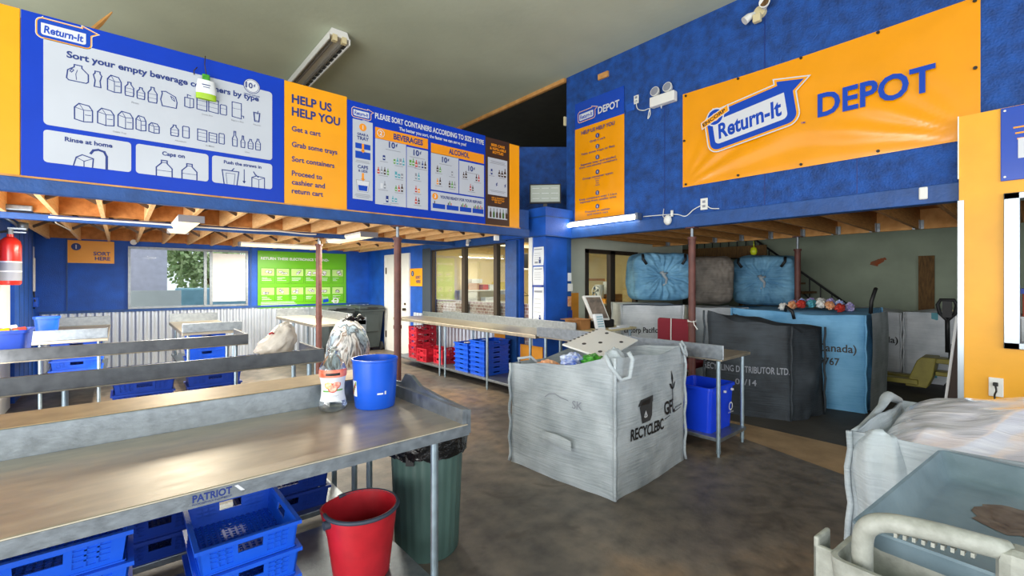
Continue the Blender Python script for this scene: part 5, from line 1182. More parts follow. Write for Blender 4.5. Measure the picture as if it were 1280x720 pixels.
# tied bales lying on their side
def bale(label, c, w, h, dpt, facing, m, seed, tied=True, group='tied bales', strap=True):
    f = Vector((facing[0], facing[1], 0)).normalized(); s = Vector((-f.y, f.x, 0))*-1
    t = thing('tied_bale', label, 'bag', (c[0], c[1], c[2]-h/2), 0, group)
    def place(x, y, z, front):
        q = (abs(x)**6+abs(y)**6+abs(z)**6)**(-1/6); x, y, z = x*q, y*q, z*q
        n = noise.noise(Vector((x*1.7+seed, y*1.7, z*1.7)))+.4*noise.noise(Vector((x*4+seed, y*4, z*4)))
        depth = x*dpt/2*(1+.05*n); lat = y*w/2*(1+.05*n); up = z*h/2*(1+.045*n)
        if tied:
            r = math.hypot(y, z*.95-.03); th = math.atan2(z*.95-.03, y)
            ph = th*7+seed+1.3*noise.noise(Vector((y*2.2, z*2.2, seed)))
            k = 1-abs(math.sin(ph)); k2 = math.sin(th*19+seed*2+2*noise.noise(Vector((y*4, z*4, seed+3))))
            fade = max(0, min(1, (x-.55)/.3))
            depth += fade*(-.055*k**2*min(1, r*5)*max(.2, 1.15-r)+.014*k2*min(1, r*4)-.10*math.exp(-(r*2.4)**2)+.035*(1-min(1, r)))
        depth2 = .016*noise.noise(Vector((seed, y*7, z*7)))
        side = 1-max(0, min(1, (x-.55)/.3))
        wv = .014*math.sin(x*9+3*noise.noise(Vector((x*2, y*2, z*2+seed))))*side
        p = Vector(c)+f*(depth+depth2*(1-side))+s*(lat*(1+wv*2)); p.z = c[2]+up*(1+wv*2); return p
    bm2 = MB()
    bm2.sheet(lambda u, v: place(1, 2*u-1, 2*v-1, True), 64, 64); bm2.sheet(lambda u, v: place(-1, 2*u-1, 2*v-1, False), 16, 16)
    for q in (-1, 1): bm2.sheet(lambda u, v, q=q: place(2*u-1, q, 2*v-1, False), 24, 64); bm2.sheet(lambda u, v, q=q: place(2*u-1, 2*v-1, q, False), 24, 64)
    part('bale_body', bm2, m, t, smooth=True, weld=True)
    if tied:
        k = Vector(c)+f*(dpt/2-.045)+Vector((0, 0, .02))
        part('tie_knot', MB().tube([k+s*.02+Vector((0, 0, .06)), k+f*.03, k-s*.05+Vector((0, 0, -.06))+f*.02, k-s*.04+Vector((0, 0, -.14)), k+s*.01+Vector((0, 0, -.17))+f*.02], [.03, .028, .022, .018, .014], 8).tube([k+s*.05+Vector((0, 0, .05)), k+f*.045+Vector((0, 0, .02)), k-s*.06+Vector((0, 0, .04))], .02, 8), 'bag_white', t, smooth=True)
    if strap:
        k = Vector(c)+f*(dpt/2*.97)+Vector((0, 0, h*.36))
        for q in (-1, 1): part('loop_tab', MB().tube([k+s*q*w*.36+Vector((0, 0, .08)), k+s*q*w*.36+f*.03, k+s*q*w*.30+f*.03-Vector((0, 0, .09))], .024, 6), 'black', t, smooth=True)
    return t
bale('blue tied bale on the white lettered sack', (7.22, 4.42, 1.70), .98, .82, .8, (-.69, -.72), 'bale_blue', 1.3)
bale('blue tied bale with black tabs on the right, behind the second brown post', (9.0, 3.30, 1.64), 1.02, .88, .86, (-.99, -.2), 'bale_blue', 4.1)
bale('brown grey bale between the two blue bales', (8.02, 3.86, 1.64), .72, .82, .6, (-.8, -.5), 'bale_gray', 7.7, tied=False, strap=False)
solo('lanyard', MB().tube([(8.1, 3.15, 2.30), (8.1, 3.15, 2.2)], .006, 6).lathe([(0, 0), (.04, .01), (.055, .06), (.045, .12), (0, .14)], (8.1, 3.15, 2.06), 12, caps=(0, 0)), mat('yellow green plastic', '#c2cf1e', .4), 'yellow green tag hanging above the right hand blue bale', 'tag', smooth=True)

# stair behind the bales
t = thing('stair_flight', 'brown timber landing and stair with black railing at the back wall', 'stairs', (10.3, 4.5, 0))
part('landing', MB().box(9.9, 10.7, 4.0, 7.5, 2.28, 2.34), 'brown_wood', t); part('fascia', MB().box(9.86, 9.9, 3.6, 7.5, 2.12, 2.36), 'brown_wood', t)
for k in range(6): part('tread', MB().box(10.0, 10.7, 3.75-.2*k, 4.0-.2*k, 2.10-.18*k, 2.14-.18*k), 'brown_wood', t)
for y in (4.05, 7.3): part('landing_post', MB().box(9.9, 10.0, y, y+.1, 0, 2.28), 'brown_wood', t)

part('handrail', MB().tube([(10.6, 5.8, 2.56), (10.6, 4.1, 2.55), (10.6, 2.35, 1.12)], .022, 8), 'black', t, smooth=True)
part('bottom_rail', MB().tube([(10.6, 5.8, 2.16), (10.6, 4.1, 2.15), (10.6, 2.35, .70)], .018, 8), 'black', t, smooth=True)
for k in range(9): y = 4.1+.19*k; part('baluster', MB().cyl((10.6, y, 2.15), (10.6, y, 2.55), .012, seg=6), 'black', t)
for k in range(9): y = 4.0-.19*k; z = 2.55-(4.1-y)*1.43/1.75; part('baluster', MB().cyl((10.6, y, z-.42), (10.6, y, z), .012, seg=6), 'black', t)
# pallet truck
t = thing('pallet_truck', 'yellow green pallet truck with a black handle in the storage bay', 'pallet truck', (8.95, 1.05, 0))
for x in (8.78, 9.18):
    f = part('fork', MB().box(x-.08, x+.08, 1.15, 2.25, .12, .19), 'olive', t, bev=.01)
    part('fork_roller', MB().cyl((x-.04, 2.12, .05), (x+.04, 2.12, .05), .05), 'rubber', f, autos=.6)
part('chassis', MB().prism([(1.30, .08), (1.06, .08), (1.0, .25), (.96, .52), (1.12, .52), (1.17, .46)], .42, frame((8.77, 0, 0), (0, 1, 0), (0, 0, 1), (1, 0, 0))), 'olive', t, bev=.012)
part('top_bracket', MB().box(8.84, 9.12, .70, .98, .44, .51).box(8.86, 9.1, .72, .98, .26, .32), 'olive', t, bev=.01)
part('pump', MB().cyl((8.98, .80, .18), (8.98, .80, .62), .055).cyl((8.98, .80, .55), (8.98, .80, .72), .03), 'black', t, autos=.6)
for x in (8.88, 9.02): part('steer_wheel', MB().cyl((x, .80, .1), (x+.06, .80, .1), .1, seg=24), 'rubber', t, autos=.6)
part('tiller', MB().tube([(8.96, .86, .60), (8.94, .86, .95), (8.93, .86, 1.10)], .028, 10), 'black', t, smooth=True)
part('grip', MB().tube([(8.93, .86, 1.06), (8.92, .94, 1.16), (8.91, .96, 1.28), (8.91, .93, 1.35), (8.91, .79, 1.35), (8.91, .76, 1.28), (8.92, .78, 1.16), (8.93, .86, 1.06)], .024, 10).box(8.895, 8.925, .81, .91, 1.10, 1.34), 'black', t)
solo('wooden_rod', MB().tube([(10.0, .5, 1.16), (9.3, .95, 1.18)], .014, 8), 'beige', 'thin pale rod lying across the pale sack behind the pallet truck handle', 'rod', smooth=True)
# leaning board
t = thing('leaning_board', 'dark brown board with a pale edge leaning behind the yellow wall', 'board', (5.64, .45, 0))
part('board_face', MB().prism([(.60, 0), (.10, 0), (.10, 1.30), (.475, 1.30)], .02, frame((5.62, 0, 0.0), (0, 1, 0), (0, 0, 1), (1, 0, 0))), 'dark_board', t)
part('edging', MB().tube([(5.615, .602, 0.01), (5.615, .478, 1.30)], .011, 6), 'paper', t)
t = thing('carton', 'red brown carton on a pale stack seen through the yellow wall window', 'box', (6.2, .0, 0))
part('carton_body', MB().box(6.0, 6.5, -.55, .10, 1.3, 1.5), mat('red brown carton print', '#a5492c', .7, color2='#8d3a22'), t, bev=.004); part('lid', MB().box(5.99, 6.51, -.56, .11, 1.5, 1.545), 'navy_plastic', t); part('pedestal', MB().box(5.95, 6.55, -.6, .15, 0, 1.3), 'bag_pale', t)

# recycling box under the counter
rb = tub('royal blue recycling box on the counter shelf beside the sack', 4.19, 4.71, 2.0, 2.46, .166, .60, 'bin_blue', 'box', 'recycling_box', rim=.016, taper=.035)
pg = plane_y(4.19, 1.986, .166); pg.ring(('emblem', 'white_print'), .36, .22, .028, .042, .002); pg.text(('lettering', 'white_print'), 'WE RECYCLE', .36, .155, .014, .002, align='c'); pg.build(rb)
part('rim_lug', MB().box(4.30, 4.32, 1.985, 2.005, .53, .55).box(4.44, 4.46, 1.985, 2.005, .53, .55).box(4.60, 4.62, 1.985, 2.005, .53, .55), 'white', rb)
# red chair
t = thing('office_chair', 'dark red fabric office chair behind the counter, beside the brown post', 'chair', (5.78, 3.16, 0))
part('backrest', MB().box(5.56, 5.63, 2.92, 3.42, .80, 1.12), 'maroon', t, bev=.03); part('back_shell', MB().box(5.55, 5.64, 2.94, 3.40, .66, .81), 'black', t, bev=.02); part('seat', MB().box(5.60, 6.06, 2.94, 3.40, .46, .54), 'maroon', t, bev=.03)
part('stem', MB().cyl((5.83, 3.17, .08), (5.83, 3.17, .47), .028), 'black', t)
for k in range(5):
    a = 2*PI*k/5; part('foot', MB().tube([(5.83, 3.17, .10), (5.83+.26*math.cos(a), 3.17+.26*math.sin(a), .06)], .02, 8).cyl((5.83+.26*math.cos(a), 3.17+.26*math.sin(a)-.015, .028), (5.83+.26*math.cos(a), 3.17+.26*math.sin(a)+.015, .028), .028), 'black', t)
part('strap', MB().tube([(5.55, 3.20, 1.125), (5.545, 3.20, .9), (5.55, 3.20, .7)], .007, 6), 'white', t)

# things on the work table
t = thing('cardboard_carton', 'open brown cardboard carton on the work table', 'box', (5.02, 4.32, .931))
part('carton_body', loops([[(4.9, 4.2, .931), (5.10, 4.2, .931), (5.10, 4.5, .931), (4.9, 4.5, .931)], [(4.9, 4.2, 1.08), (5.10, 4.2, 1.08), (5.10, 4.5, 1.08), (4.9, 4.5, 1.08)], [(4.906, 4.206, 1.08), (5.094, 4.206, 1.08), (5.094, 4.494, 1.08), (4.906, 4.494, 1.08)], [(4.906, 4.206, .94), (5.094, 4.206, .94), (5.094, 4.494, .94), (4.906, 4.494, .94)]]), 'cardboard', t)
part('flap', MB().box(4.88, 5.11, 4.14, 4.2, 1.075, 1.081).box(4.8, 4.9, 4.2, 4.5, 1.07, 1.076), 'cardboard', t)
t = thing('paper_bag', 'white printed paper bag leaning on the brown carton', 'bag', (5.1, 4.1, .931))
fr = frame((5.06, 4.03, .931), (.65, -.2, 0), (-.15, .12, .95), (0, -1, .1)); part('bag_body', MB().box(0, .20, 0, .24, -.05, 0, fr), 'paper', t, bev=.01)
pm = MB()
for k in range(5): pm.box(.03, .17, .05+.035*k, .062+.035*k, 0, .002, fr)
part('lettering', pm, 'teal_print', t)
t = thing('tilted_screen', 'white edged screen tilted back over a black tray on the work table', 'screen', (5.55, 4.3, .931))
part('base_tray', MB().box(5.22, 5.62, 4.16, 4.5, .931, 1.05), 'black', t, bev=.02)
fr = frame((5.20, 4.22, 1.05), (.75, -.25, .0), (-.30, .22, .90), (-.2, -.9, .3)); part('frame', MB().box(0, .36, 0, .40, -.05, .0, fr), 'white', t, bev=.006); part('face', MB().box(.03, .33, .03, .37, 0, .006, fr), mat('worn brown grey screen', '#8a7a6c', .5, color2='#5d544c', vscale=14), t)
solo('paper_stack', MB().box(5.5, 5.75, 3.99, 4.04, .931, .97).box(5.3, 5.5, 3.99, 4.03, .931, .95), 'paper', 'loose white papers at the near edge of the work table', 'paper')
# notices
for k, (z0, z1, lb_) in enumerate([(1.86, 2.14, 'top white notice on the blue corner column'), (1.56, 1.84, 'middle white notice on the blue corner column'), (.98, 1.53, 'long bottom white notice on the blue corner column')]):
    t = thing('wall_notice', lb_, 'notice', (4.845, 5.0, z0), 0, 'notices on the corner column')
    part('sheet', MB().sheet(lambda u, v: (4.842-.006*math.sin(u*3+v*4), 5.115-.225*u-.01*v*(k != 1), z0+(z1-z0)*v), 4, 6), 'paper', t)
    g = plane_x(4.832, 5.10, z0); g.rect(('lettering', 'gray_print'), .02, (z1-z0)*.85, .19, (z1-z0)*.9, .0); 
    if k != 1: g.rect(('lettering', 'navy_print'), .12, .03, .16, .09, 0); g.disc(('lettering', 'navy_print'), .14, .11, .014, 0); g.rect(('lettering', 'gray_print'), .03, .03, .1, .06, 0)
    for q in range(4): g.rect(('lettering', 'gray_print'), .02, (z1-z0)*(.3+.12*q), .16, (z1-z0)*(.3+.12*q)+.004, 0)
    g.build(t)
solo('notice_clip', MB().box(4.82, 4.84, 4.90, 5.11, 1.53, 1.56), 'navy_plastic', 'blue clip bar between the notices on the corner column', 'clip')
for k, (z0, z1, w, m, lb_) in enumerate([(1.62, 1.75, .07, 'paper', 'small white note high on the office wall edge'), (1.46, 1.58, .1, 'white', 'white framed thermostat on the office wall edge'), (1.22, 1.38, .07, 'foil_orange', 'orange card below the thermostat'), (1.02, 1.16, .09, 'navy_plastic', 'dark blue card at the bottom of the column edge')]):
    o = solo('wall_card', MB().box(5.34, 5.34+w, 4.836, 4.85, z0, z1), m, lb_, 'notice', 'cards by the office window')
struct('trim_6', MB().box(5.32, 5.42, 4.85, 4.95, 0, 2.3), 'blue_beam')
solo('orange_panel', MB().box(5.46, 5.98, 5.18, 5.199, .95, 1.42), 'orange', 'orange panel on the pale wall left of the office window', 'panel')
# office contents
def shelf_unit(z, label):
    t = thing('wall_shelf', label, 'shelf', (6.7, 8.85, z), 0, 'office shelves'); part('board', MB().box(6.0, 7.5, 8.7, 8.99, z-.025, z), 'white_paint', t); part('bracket', MB().box(6.1, 6.12, 8.75, 8.99, z-.12, z-.025).box(7.3, 7.32, 8.75, 8.99, z-.12, z-.025), 'white_paint', t)
shelf_unit(1.42, 'upper white shelf seen through the office windows'); shelf_unit(1.12, 'lower white shelf seen through the office windows')
for x0, x1, z, h, m, lb_ in [(6.15, 6.5, 1.42, .16, 'cardboard', 'brown carton on the upper office shelf'), (6.62, 6.78, 1.42, .13, 'red_print', 'red box on the upper office shelf'), (6.82, 6.96, 1.42, .13, 'paper', 'white box on the upper office shelf'), (7.05, 7.45, 1.42, .19, mat('yellow box card', '#d9c443', .7), 'yellow box on the upper office shelf'), (6.05, 6.45, 1.12, .26, 'white', 'white box on the lower office shelf'), (6.7, 7.1, 1.12, .12, 'paper', 'heap of papers on the lower office shelf'), (6.3, 6.6, 1.58, .1, 'paper', 'paper roll on the brown carton in the office')]:
    solo('storage_box', MB().box(x0, x1, 8.74, 8.95, z+.001, z+h), m, lb_, 'box', 'boxes on the office shelves', bev=.006)
t = thing('office_desk', 'office counter holding a fan and paper rolls, seen through the side window', 'desk', (8.0, 6.25, 0)); part('desktop', MB().box(7.2, 8.9, 5.95, 6.6, 1.11, 1.15), 'beige', t)
for x in (7.25, 8.82): part('panel', MB().box(x, x+.05, 5.97, 6.58, 0, 1.11), 'cardboard', t)
part('front_board', MB().box(7.3, 8.82, 6.1, 6.12, .2, 1.11), 'cardboard', t)
solo('paper_roll', MB().cyl((7.96, 6.3, 1.151), (7.96, 6.3, 1.55), .10, seg=24), 'paper', 'left white paper roll on the office counter', 'paper roll', 'rolls on the office counter', autos=.6)
solo('paper_roll', MB().cyl((8.30, 6.3, 1.341), (8.30, 6.3, 1.62), .13, seg=24), 'paper', 'right white paper roll on the office counter', 'paper roll', 'rolls on the office counter', autos=.6)
solo('storage_box', MB().box(8.08, 8.52, 6.1, 6.5, 1.151, 1.34), 'cardboard', 'brown box on the office counter under the right paper roll', 'box')
solo('storage_box', MB().box(7.78, 8.0, 6.0, 6.15, 1.151, 1.25), 'yellow_sign', 'low yellow box on the office counter before the left paper roll', 'box')
t = thing('desk_fan', 'white desk fan on the office counter', 'fan', (7.66, 6.2, 1.15)); part('stand', MB().cyl((7.66, 6.2, 1.15), (7.66, 6.2, 1.17), .07).cyl((7.66, 6.2, 1.17), (7.66, 6.2, 1.3), .015), 'white', t)
part('guard', MB().tube([(7.66+.13*math.cos(k*PI/12), 6.15, 1.40+.13*math.sin(k*PI/12)) for k in range(24)], .010, 6, closed=True).tube([(7.66+.05*math.cos(k*PI/8), 6.15, 1.40+.05*math.sin(k*PI/8)) for k in range(16)], .006, 6, closed=True), 'white', t, smooth=True)
for k in range(4): a = k*PI/2+.4; part('blade', MB().prism([(0, 0), (.10*math.cos(a-.4), .10*math.sin(a-.4)), (.115*math.cos(a), .115*math.sin(a)), (.10*math.cos(a+.3), .10*math.sin(a+.3))], .006, frame((7.66, 6.17, 1.40), (1, 0, 0), (0, 0, 1), (0, -1, 0))), 'gray_print', t)
solo('tool_rail', MB().box(8.1, 9.0, 6.95, 6.98, 1.64, 1.69).box(8.1, 8.14, 6.95, 6.98, 0, 1.64).box(8.96, 9.0, 6.95, 6.98, 0, 1.64), 'orange', 'orange rail behind the desk fan in the office', 'rail')
solo('wall_shelf', MB().box(6.0, 6.6, 6.9, 7.1, 1.86, 1.89).box(6.0, 6.02, 6.9, 7.1, 0, 1.86).box(6.58, 6.6, 6.9, 7.1, 0, 1.86), 'white_paint', 'white shelf stand seen through the narrow window beside the notices', 'shelf')
solo('speaker_box', MB().box(6.2, 6.42, 6.93, 7.08, 1.891, 2.2), 'black', 'black box on the shelf seen through the narrow office window', 'speaker', bev=.01)
solo('clothes_hanger', MB().tube([(6.1, 7.0, 1.32), (6.5, 7.0, 1.32), (6.3, 7.0, 1.44), (6.1, 7.0, 1.32)], .008, 6).tube([(6.3, 7.0, 1.44), (6.3, 7.0, 1.86)], .005, 6), 'dark_frame', 'wire hanger seen through the narrow office window', 'hanger')

# ------------------------------------------------------------------ right foreground: sack of film and utility cart
rc4 = [(2.46, -.62), (3.50, -.62), (3.46, .52), (2.43, .53)]; rh = [.95, .92, .91, .95]
rs_ = sack('bulk_sack', 'white woven sack full of clear film at the right, behind the grey cart', rc4, rh, 'bag_white', bulge=.02, seed=21, wr=.016, inner=.30, sag=-.01)
fl_ = blob((2.435, .435, .62), .075, .095, .36, 31, .10, 2.0, 32, 32)
fl_.v = [(x, y, .62+.36*math.copysign(min(1, abs(z-.62)/.36)**.55, z-.62)) for x, y, z in fl_.v]
fl_.v = [(x-.012*math.sin((y-.435)*70)*(1 if z < .9 else .5)+.01*math.sin(z*13), y+.01*math.sin(z*9), z) for x, y, z in fl_.v]
part('corner_flap', fl_, 'bag_white', rs_, smooth=True, weld=True)
part('rim_roll', MB().tube([(3.40, .53, .92), (3.30, .56, .955), (3.20, .555, .96), (3.08, .55, .94), (2.8, .545, .93), (2.6, .54, .93), (2.44, .535, .945)], [.02, .028, .026, .018, .014, .012, .010], 10), 'bag_white', rs_, smooth=True)
solo('clear_film', MB().sheet(lambda u, v: (2.455+.985*u, -.60+1.10*v, .845+.20*(math.sin(PI*min(1, max(0, u*.62)))**.5)*(math.sin(PI*v)**.45)*(1 if u < .93 else max(0, (1-u)/.07)**.5)+.028*noise.noise(Vector((u*3+v*2, v*4, 1.7)))+.008*noise.noise(Vector((u*9+v*5, v*7, 3)))-.010*abs(math.sin(8*math.atan2(v-.9, u+.25)+2*noise.noise(Vector((u*3, v*3, 9))))))
     , 90, 90), 'film', 'crinkled clear plastic film filling the sack behind the grey cart', 'plastic film', smooth=True)

ca = math.radians(-5); O = (1.455, .330, 0)
ct = thing('utility_cart', 'grey plastic utility cart with a pale curved handle in the right foreground', 'cart', O, ca)
def rrl(x0, x1, y0, y1, z, r, n=6):
    pts = []
    for cx_, cy_, a in ((x1-r, y0+r, -90), (x1-r, y1-r, 0), (x0+r, y1-r, 90), (x0+r, y0+r, 180)):
        for i in range(n+1): q = math.radians(a+90*i/n); pts.append((cx_+r*math.cos(q), cy_+r*math.sin(q), z))
    return pts
def cart_tray(z1, dpt, name):
    x0, x1, y0, y1 = 0, .90, -.56, 0
    return part(name, loops([rrl(x0+.03, x1-.03, y0+.03, y1-.03, z1-dpt-.02, .06), rrl(x0+.004, x1-.004, y0+.004, y1-.004, z1-.012, .035), rrl(x0, x1, y0, y1, z1-.006, .035), rrl(x0+.004, x1-.004, y0+.004, y1-.004, z1, .03), rrl(x0+.012, x1-.012, y0+.012, y1-.012, z1-.003, .03),
                        rrl(x0+.04, x1-.04, y0+.04, y1-.04, z1-dpt+.012, .05), rrl(x0+.058, x1-.058, y0+.058, y1-.058, z1-dpt, .05)]), 'cart_gray', ct, world=False, autos=.7)
tp = cart_tray(.97, .075, 'top_tray'); cart_tray(.56, .07, 'middle_tray'); cart_tray(.24, .07, 'bottom_tray')
sp_ = MB(); rr = random.Random(3); STX, STY = .57, -.235
for k in range(3):
    sp_.add([(STX+(.13-.03*k)*math.cos(q)*rr.uniform(.75, 1.1), STY+(.10-.025*k)*math.sin(q)*rr.uniform(.75, 1.1), .8965+.0006*k) for q in [2*PI*i/22 for i in range(22)]], [tuple(range(22))])
part('stain', sp_, mat('brown dried spill', '#4d4038', .55, color2='#75695f', vscale=20), tp, world=False, label='dried brown spill on the tray')
for x, y in ((.05, -.05), (.85, -.05), (.05, -.51), (.85, -.51)):
    part('corner_post', MB().box(x-.03, x+.03, y-.03, y+.03, .14, .88), 'cart_gray', ct, world=False, bev=.012)
    c_ = part('caster', MB().cyl((x, y-.016, .055), (x, y+.016, .055), .055, seg=22), 'rubber', ct, world=False, autos=.6)
    part('fork', MB().box(x-.02, x+.02, y-.025, y-.018, .05, .15).box(x-.02, x+.02, y+.018, y+.025, .05, .15).cyl((x, y, .13), (x, y, .18), .02), 'galv', c_, world=False)
hp = [(-.075, -.055, .70), (-.08, -.055, .90), (-.085, -.058, .985), (-.085, -.075, 1.02), (-.078, -.105, 1.035), (-.068, -.15, 1.041), (-.05, -.20, 1.041), (-.022, -.25, 1.034), (.008, -.285, 1.026)]
from mathutils import geometry
def smooth_path(P, n=6):
    P = [Vector(p) for p in P]; out = []
    for i in range(len(P)-1):
        p0, p1, p2, p3 = P[max(0, i-1)], P[i], P[i+1], P[min(len(P)-1, i+2)]
        for k in range(n):
            t = k/n; out.append(.5*((2*p1)+(-p0+p2)*t+(2*p0-5*p1+4*p2-p3)*t*t+(-p0+3*p1-3*p2+p3)*t**3))
    return out+[P[-1]]
hd = part('handle', MB().tube(smooth_path(hp), .0215, 18), 'cart_handle', ct, world=False, smooth=True)
rib = MB()
for k in range(9): q = Vector((-.076, -.12, 1.018)).lerp(Vector((-.03, -.24, 1.014)), k/8); rib.box(q.x-.012, q.x+.012, q.y-.003, q.y+.003, q.z-.008, q.z+.002)
part('grip_rib', rib, 'cart_handle', hd, world=False)
part('handle_base', MB().box(-.035, .05, -.55, -.27, .84, 1.04), 'cart_handle', ct, world=False, bev=.025)
part('handle_shelf', loops([rrl(-.13, .02, -.56, -.01, .80, .03), rrl(-.14, .03, -.57, 0, .93, .03), rrl(-.128, .018, -.558, -.012, .93, .025), rrl(-.12, .01, -.55, -.02, .86, .025)]), 'cart_handle', ct, world=False, autos=.6)
part('side_holder', MB().box(-.10, -.085, -.01, .045, .80, .925).box(-.10, -.02, .032, .045, .80, .945).box(-.10, -.02, -.01, .045, .80, .815), 'cart_handle', ct, world=False, bev=.006)

# ------------------------------------------------------------------ fixtures on walls and ceilings
def fixture_y(label, x, y0, y1, z, w=.16, h=.075, lens='lens'):
    """wraparound fluorescent running along Y under the joists"""
    t = thing('strip_light', label, 'light', (x, (y0+y1)/2, z), 0, 'wraparound lights under the deck')
    fr = frame((x, y0, z), (1, 0, 0), (0, 0, 1), (0, -1, 0)) @ Matrix.Scale(-1, 4, (0, 0, 1))
    part('housing', MB().box(x-w/2, x+w/2, y0, y1, z-.03, z), 'white', t)
    part('diffuser', MB().prism([(-w/2, -.03), (-w*.36, -h), (w*.36, -h), (w/2, -.03)], y1-y0-.04, fr @ Matrix.Translation((0, 0, .02))), lens, t)
    for q in (y0, y1): part('end_cap', MB().box(x-w/2-.004, x+w/2+.004, q-.012, q+.012, z-h-.003, z), 'gray_print', t)
fixture_y('boxy cream strip light under the joists near the SORT HERE sign', .62, 6.3, 7.9, 2.36, .24)
fixture_y('boxy cream strip light under the joists above the green sign', 2.85, 6.6, 8.1, 2.36, .26)
def fixture_x(label, x0, x1, y, z):
    t = thing('strip_light', label, 'light', ((x0+x1)/2, y, z), 0, 'wraparound lights under the deck')
    part('housing', MB().box(x0, x1, y-.08, y+.08, z-.03, z), 'white', t); part('diffuser', MB().prism([(-.08, -.03), (-.055, -.08), (.055, -.08), (.08, -.03)], x1-x0-.04, frame((x0+.02, y, z), (0, 1, 0), (0, 0, 1), (1, 0, 0))), 'lens', t)
    for q in (x0, x1): part('end_cap', MB().box(q-.012, q+.012, y-.084, y+.084, z-.083, z), 'gray_print', t)
fixture_x('long strip light near the back wall above the green sign', 1.7, 3.1, 9.8, 2.36)
t = thing('strip_light', 'unlit twin tube fixture hung from the grey ceiling', 'light', (2.15, 7.1, 4.75))
part('housing', MB().prism([(-.13, .0), (.13, .0), (.10, .09), (-.10, .09)], 2.4, frame((2.15, 8.3, 4.765), (1, 0, 0), (0, 0, 1), (0, -1, 0))), 'white', t)
part('reflector_side', MB().box(2.01, 2.025, 5.9, 8.3, 4.70, 4.78).box(2.275, 2.29, 5.9, 8.3, 4.70, 4.78), 'white', t)
for x in (2.09, 2.21): part('tube', MB().cyl((x, 5.95, 4.735), (x, 8.28, 4.735), .019, seg=12), 'tube_off', t, autos=.6)
lv = MB()
for k in range(16): y = 6.0+.15*k; lv.box(2.235, 2.275, y, y+.1, 4.72, 4.725)
part('louvre', lv, 'black', t); part('tube_holder', MB().box(2.06, 2.12, 5.89, 5.95, 4.70, 4.78).box(2.18, 2.24, 5.89, 5.95, 4.70, 4.78), 'beige', t)
t = thing('strip_light', 'lit white tube light on the blue beam below the narrow banner', 'light', (5.33, 4.26, 2.48))
part('housing', MB().box(5.32, 5.375, 3.56, 4.96, 2.475, 2.535), 'white', t); part('tube', MB().cyl((5.305, 3.6, 2.485), (5.305, 4.93, 2.485), .026, seg=16), 'tube_lit', t, autos=.6); part('end_cap', MB().box(5.27, 5.37, 3.53, 3.57, 2.45, 2.54), 'chrome', t)
t = thing('emergency_light', 'white twin head emergency light on the right wall between the banners', 'light', (5.35, 3.2, 3.95))
part('housing', MB().box(5.30, 5.395, 3.02, 3.37, 3.91, 4.04), 'white', t, bev=.012)
for y in (3.12, 3.30):
    h_ = part('lamp_head', MB().lathe([(0, -.05), (.045, -.045), (.062, 0), (.062, .02)], (0, 0, 0), 20), 'white', t, world=False); h_.location = (5.33-5.35, y-3.2, .155); h_.rotation_euler = (0, -PI/2+.15, 0)
    part('lens', MB().lathe([(.055, .021), (.0, .024)], (0, 0, 0), 20), 'gray_print', h_, world=False)
part('bracket', MB().cyl((5.35, 3.12, 4.03), (5.35, 3.12, 4.07), .015).cyl((5.35, 3.3, 4.03), (5.35, 3.3, 4.07), .015).box(5.34, 5.36, 3.22, 3.225, 3.87, 3.91), 'white', t)
def outlet(label, y, z, w=.075, h=.115, x=5.398):
    t = thing('wall_outlet', label, 'outlet', (x, y, z), 0); part('plate', MB().box(x-.012, x, y-w/2, y+w/2, z-h/2, z+h/2), 'white', t, bev=.004); part('socket', MB().box(x-.014, x-.011, y-.018, y+.018, z+.012, z+.042).box(x-.014, x-.011, y-.018, y+.018, z-.042, z-.012), 'gray_print', t); return t
outlet('white outlet left of the emergency light', 3.63, 4.12); solo('power_cord', MB().tube(smooth_path([(5.38, 3.63, 4.10), (5.38, 3.60, 3.98), (5.38, 3.50, 3.93), (5.38, 3.42, 3.93), (5.37, 3.40, 3.85), (5.38, 3.44, 3.80), (5.37, 3.42, 3.88), (5.36, 3.38, 3.95)]), .006, 6), 'white', 'white cord from the outlet to the emergency light', 'cord', smooth=True)
outlet('white double outlet on the right wall below the large banner', 2.67, 2.555, .09, .14)
solo('power_cord', MB().tube(smooth_path([(5.38, 2.70, 2.54), (5.38, 2.80, 2.50), (5.37, 2.9, 2.43), (5.365, 3.05, 2.47), (5.365, 3.5, 2.49)]), .006, 6), 'white', 'white cord running along the beam to the lit tube light', 'cord', smooth=True)
solo('power_cord', MB().tube(smooth_path([(5.38, 2.64, 2.54), (5.38, 2.58, 2.49), (5.38, 2.48, 2.475)]), .006, 6), 'white', 'short white cord right of the double outlet', 'cord', smooth=True)
t = thing('wall_outlet', 'white outlet with a black plug low on the yellow wall', 'outlet', (5.298, .228, .765)); part('plate', MB().box(5.285, 5.299, .187, .269, .69, .84), 'white', t, bev=.004); part('plug', MB().box(5.262, 5.285, .215, .245, .775, .805), 'black', t, bev=.006); part('cord', MB().tube(smooth_path([(5.265, .23, .78), (5.25, .225, .74), (5.27, .235, .70), (5.27, .23, .60)]), .006, 6), 'black', t, smooth=True)
t = thing('motion_sensor', 'white motion sensor hanging at the beam left of the double outlet', 'sensor', (5.34, 3.12, 2.42)); part('body', blob((5.33, 3.12, 2.40), .05, .05, .065, 1, .03), 'white', t, smooth=True, weld=True); part('antenna', MB().cyl((5.345, 3.07, 2.44), (5.345, 3.07, 2.52), .018).tube([(5.37, 3.2, 2.56), (5.35, 3.2, 2.46), (5.34, 3.16, 2.42)], .005, 6), 'white', t, smooth=True)
solo('beam_sensor', MB().box(5.35, 5.37, .64, .70, 2.33, 2.44), 'white', 'small white sensor box on the blue beam near the yellow wall', 'sensor', bev=.01)
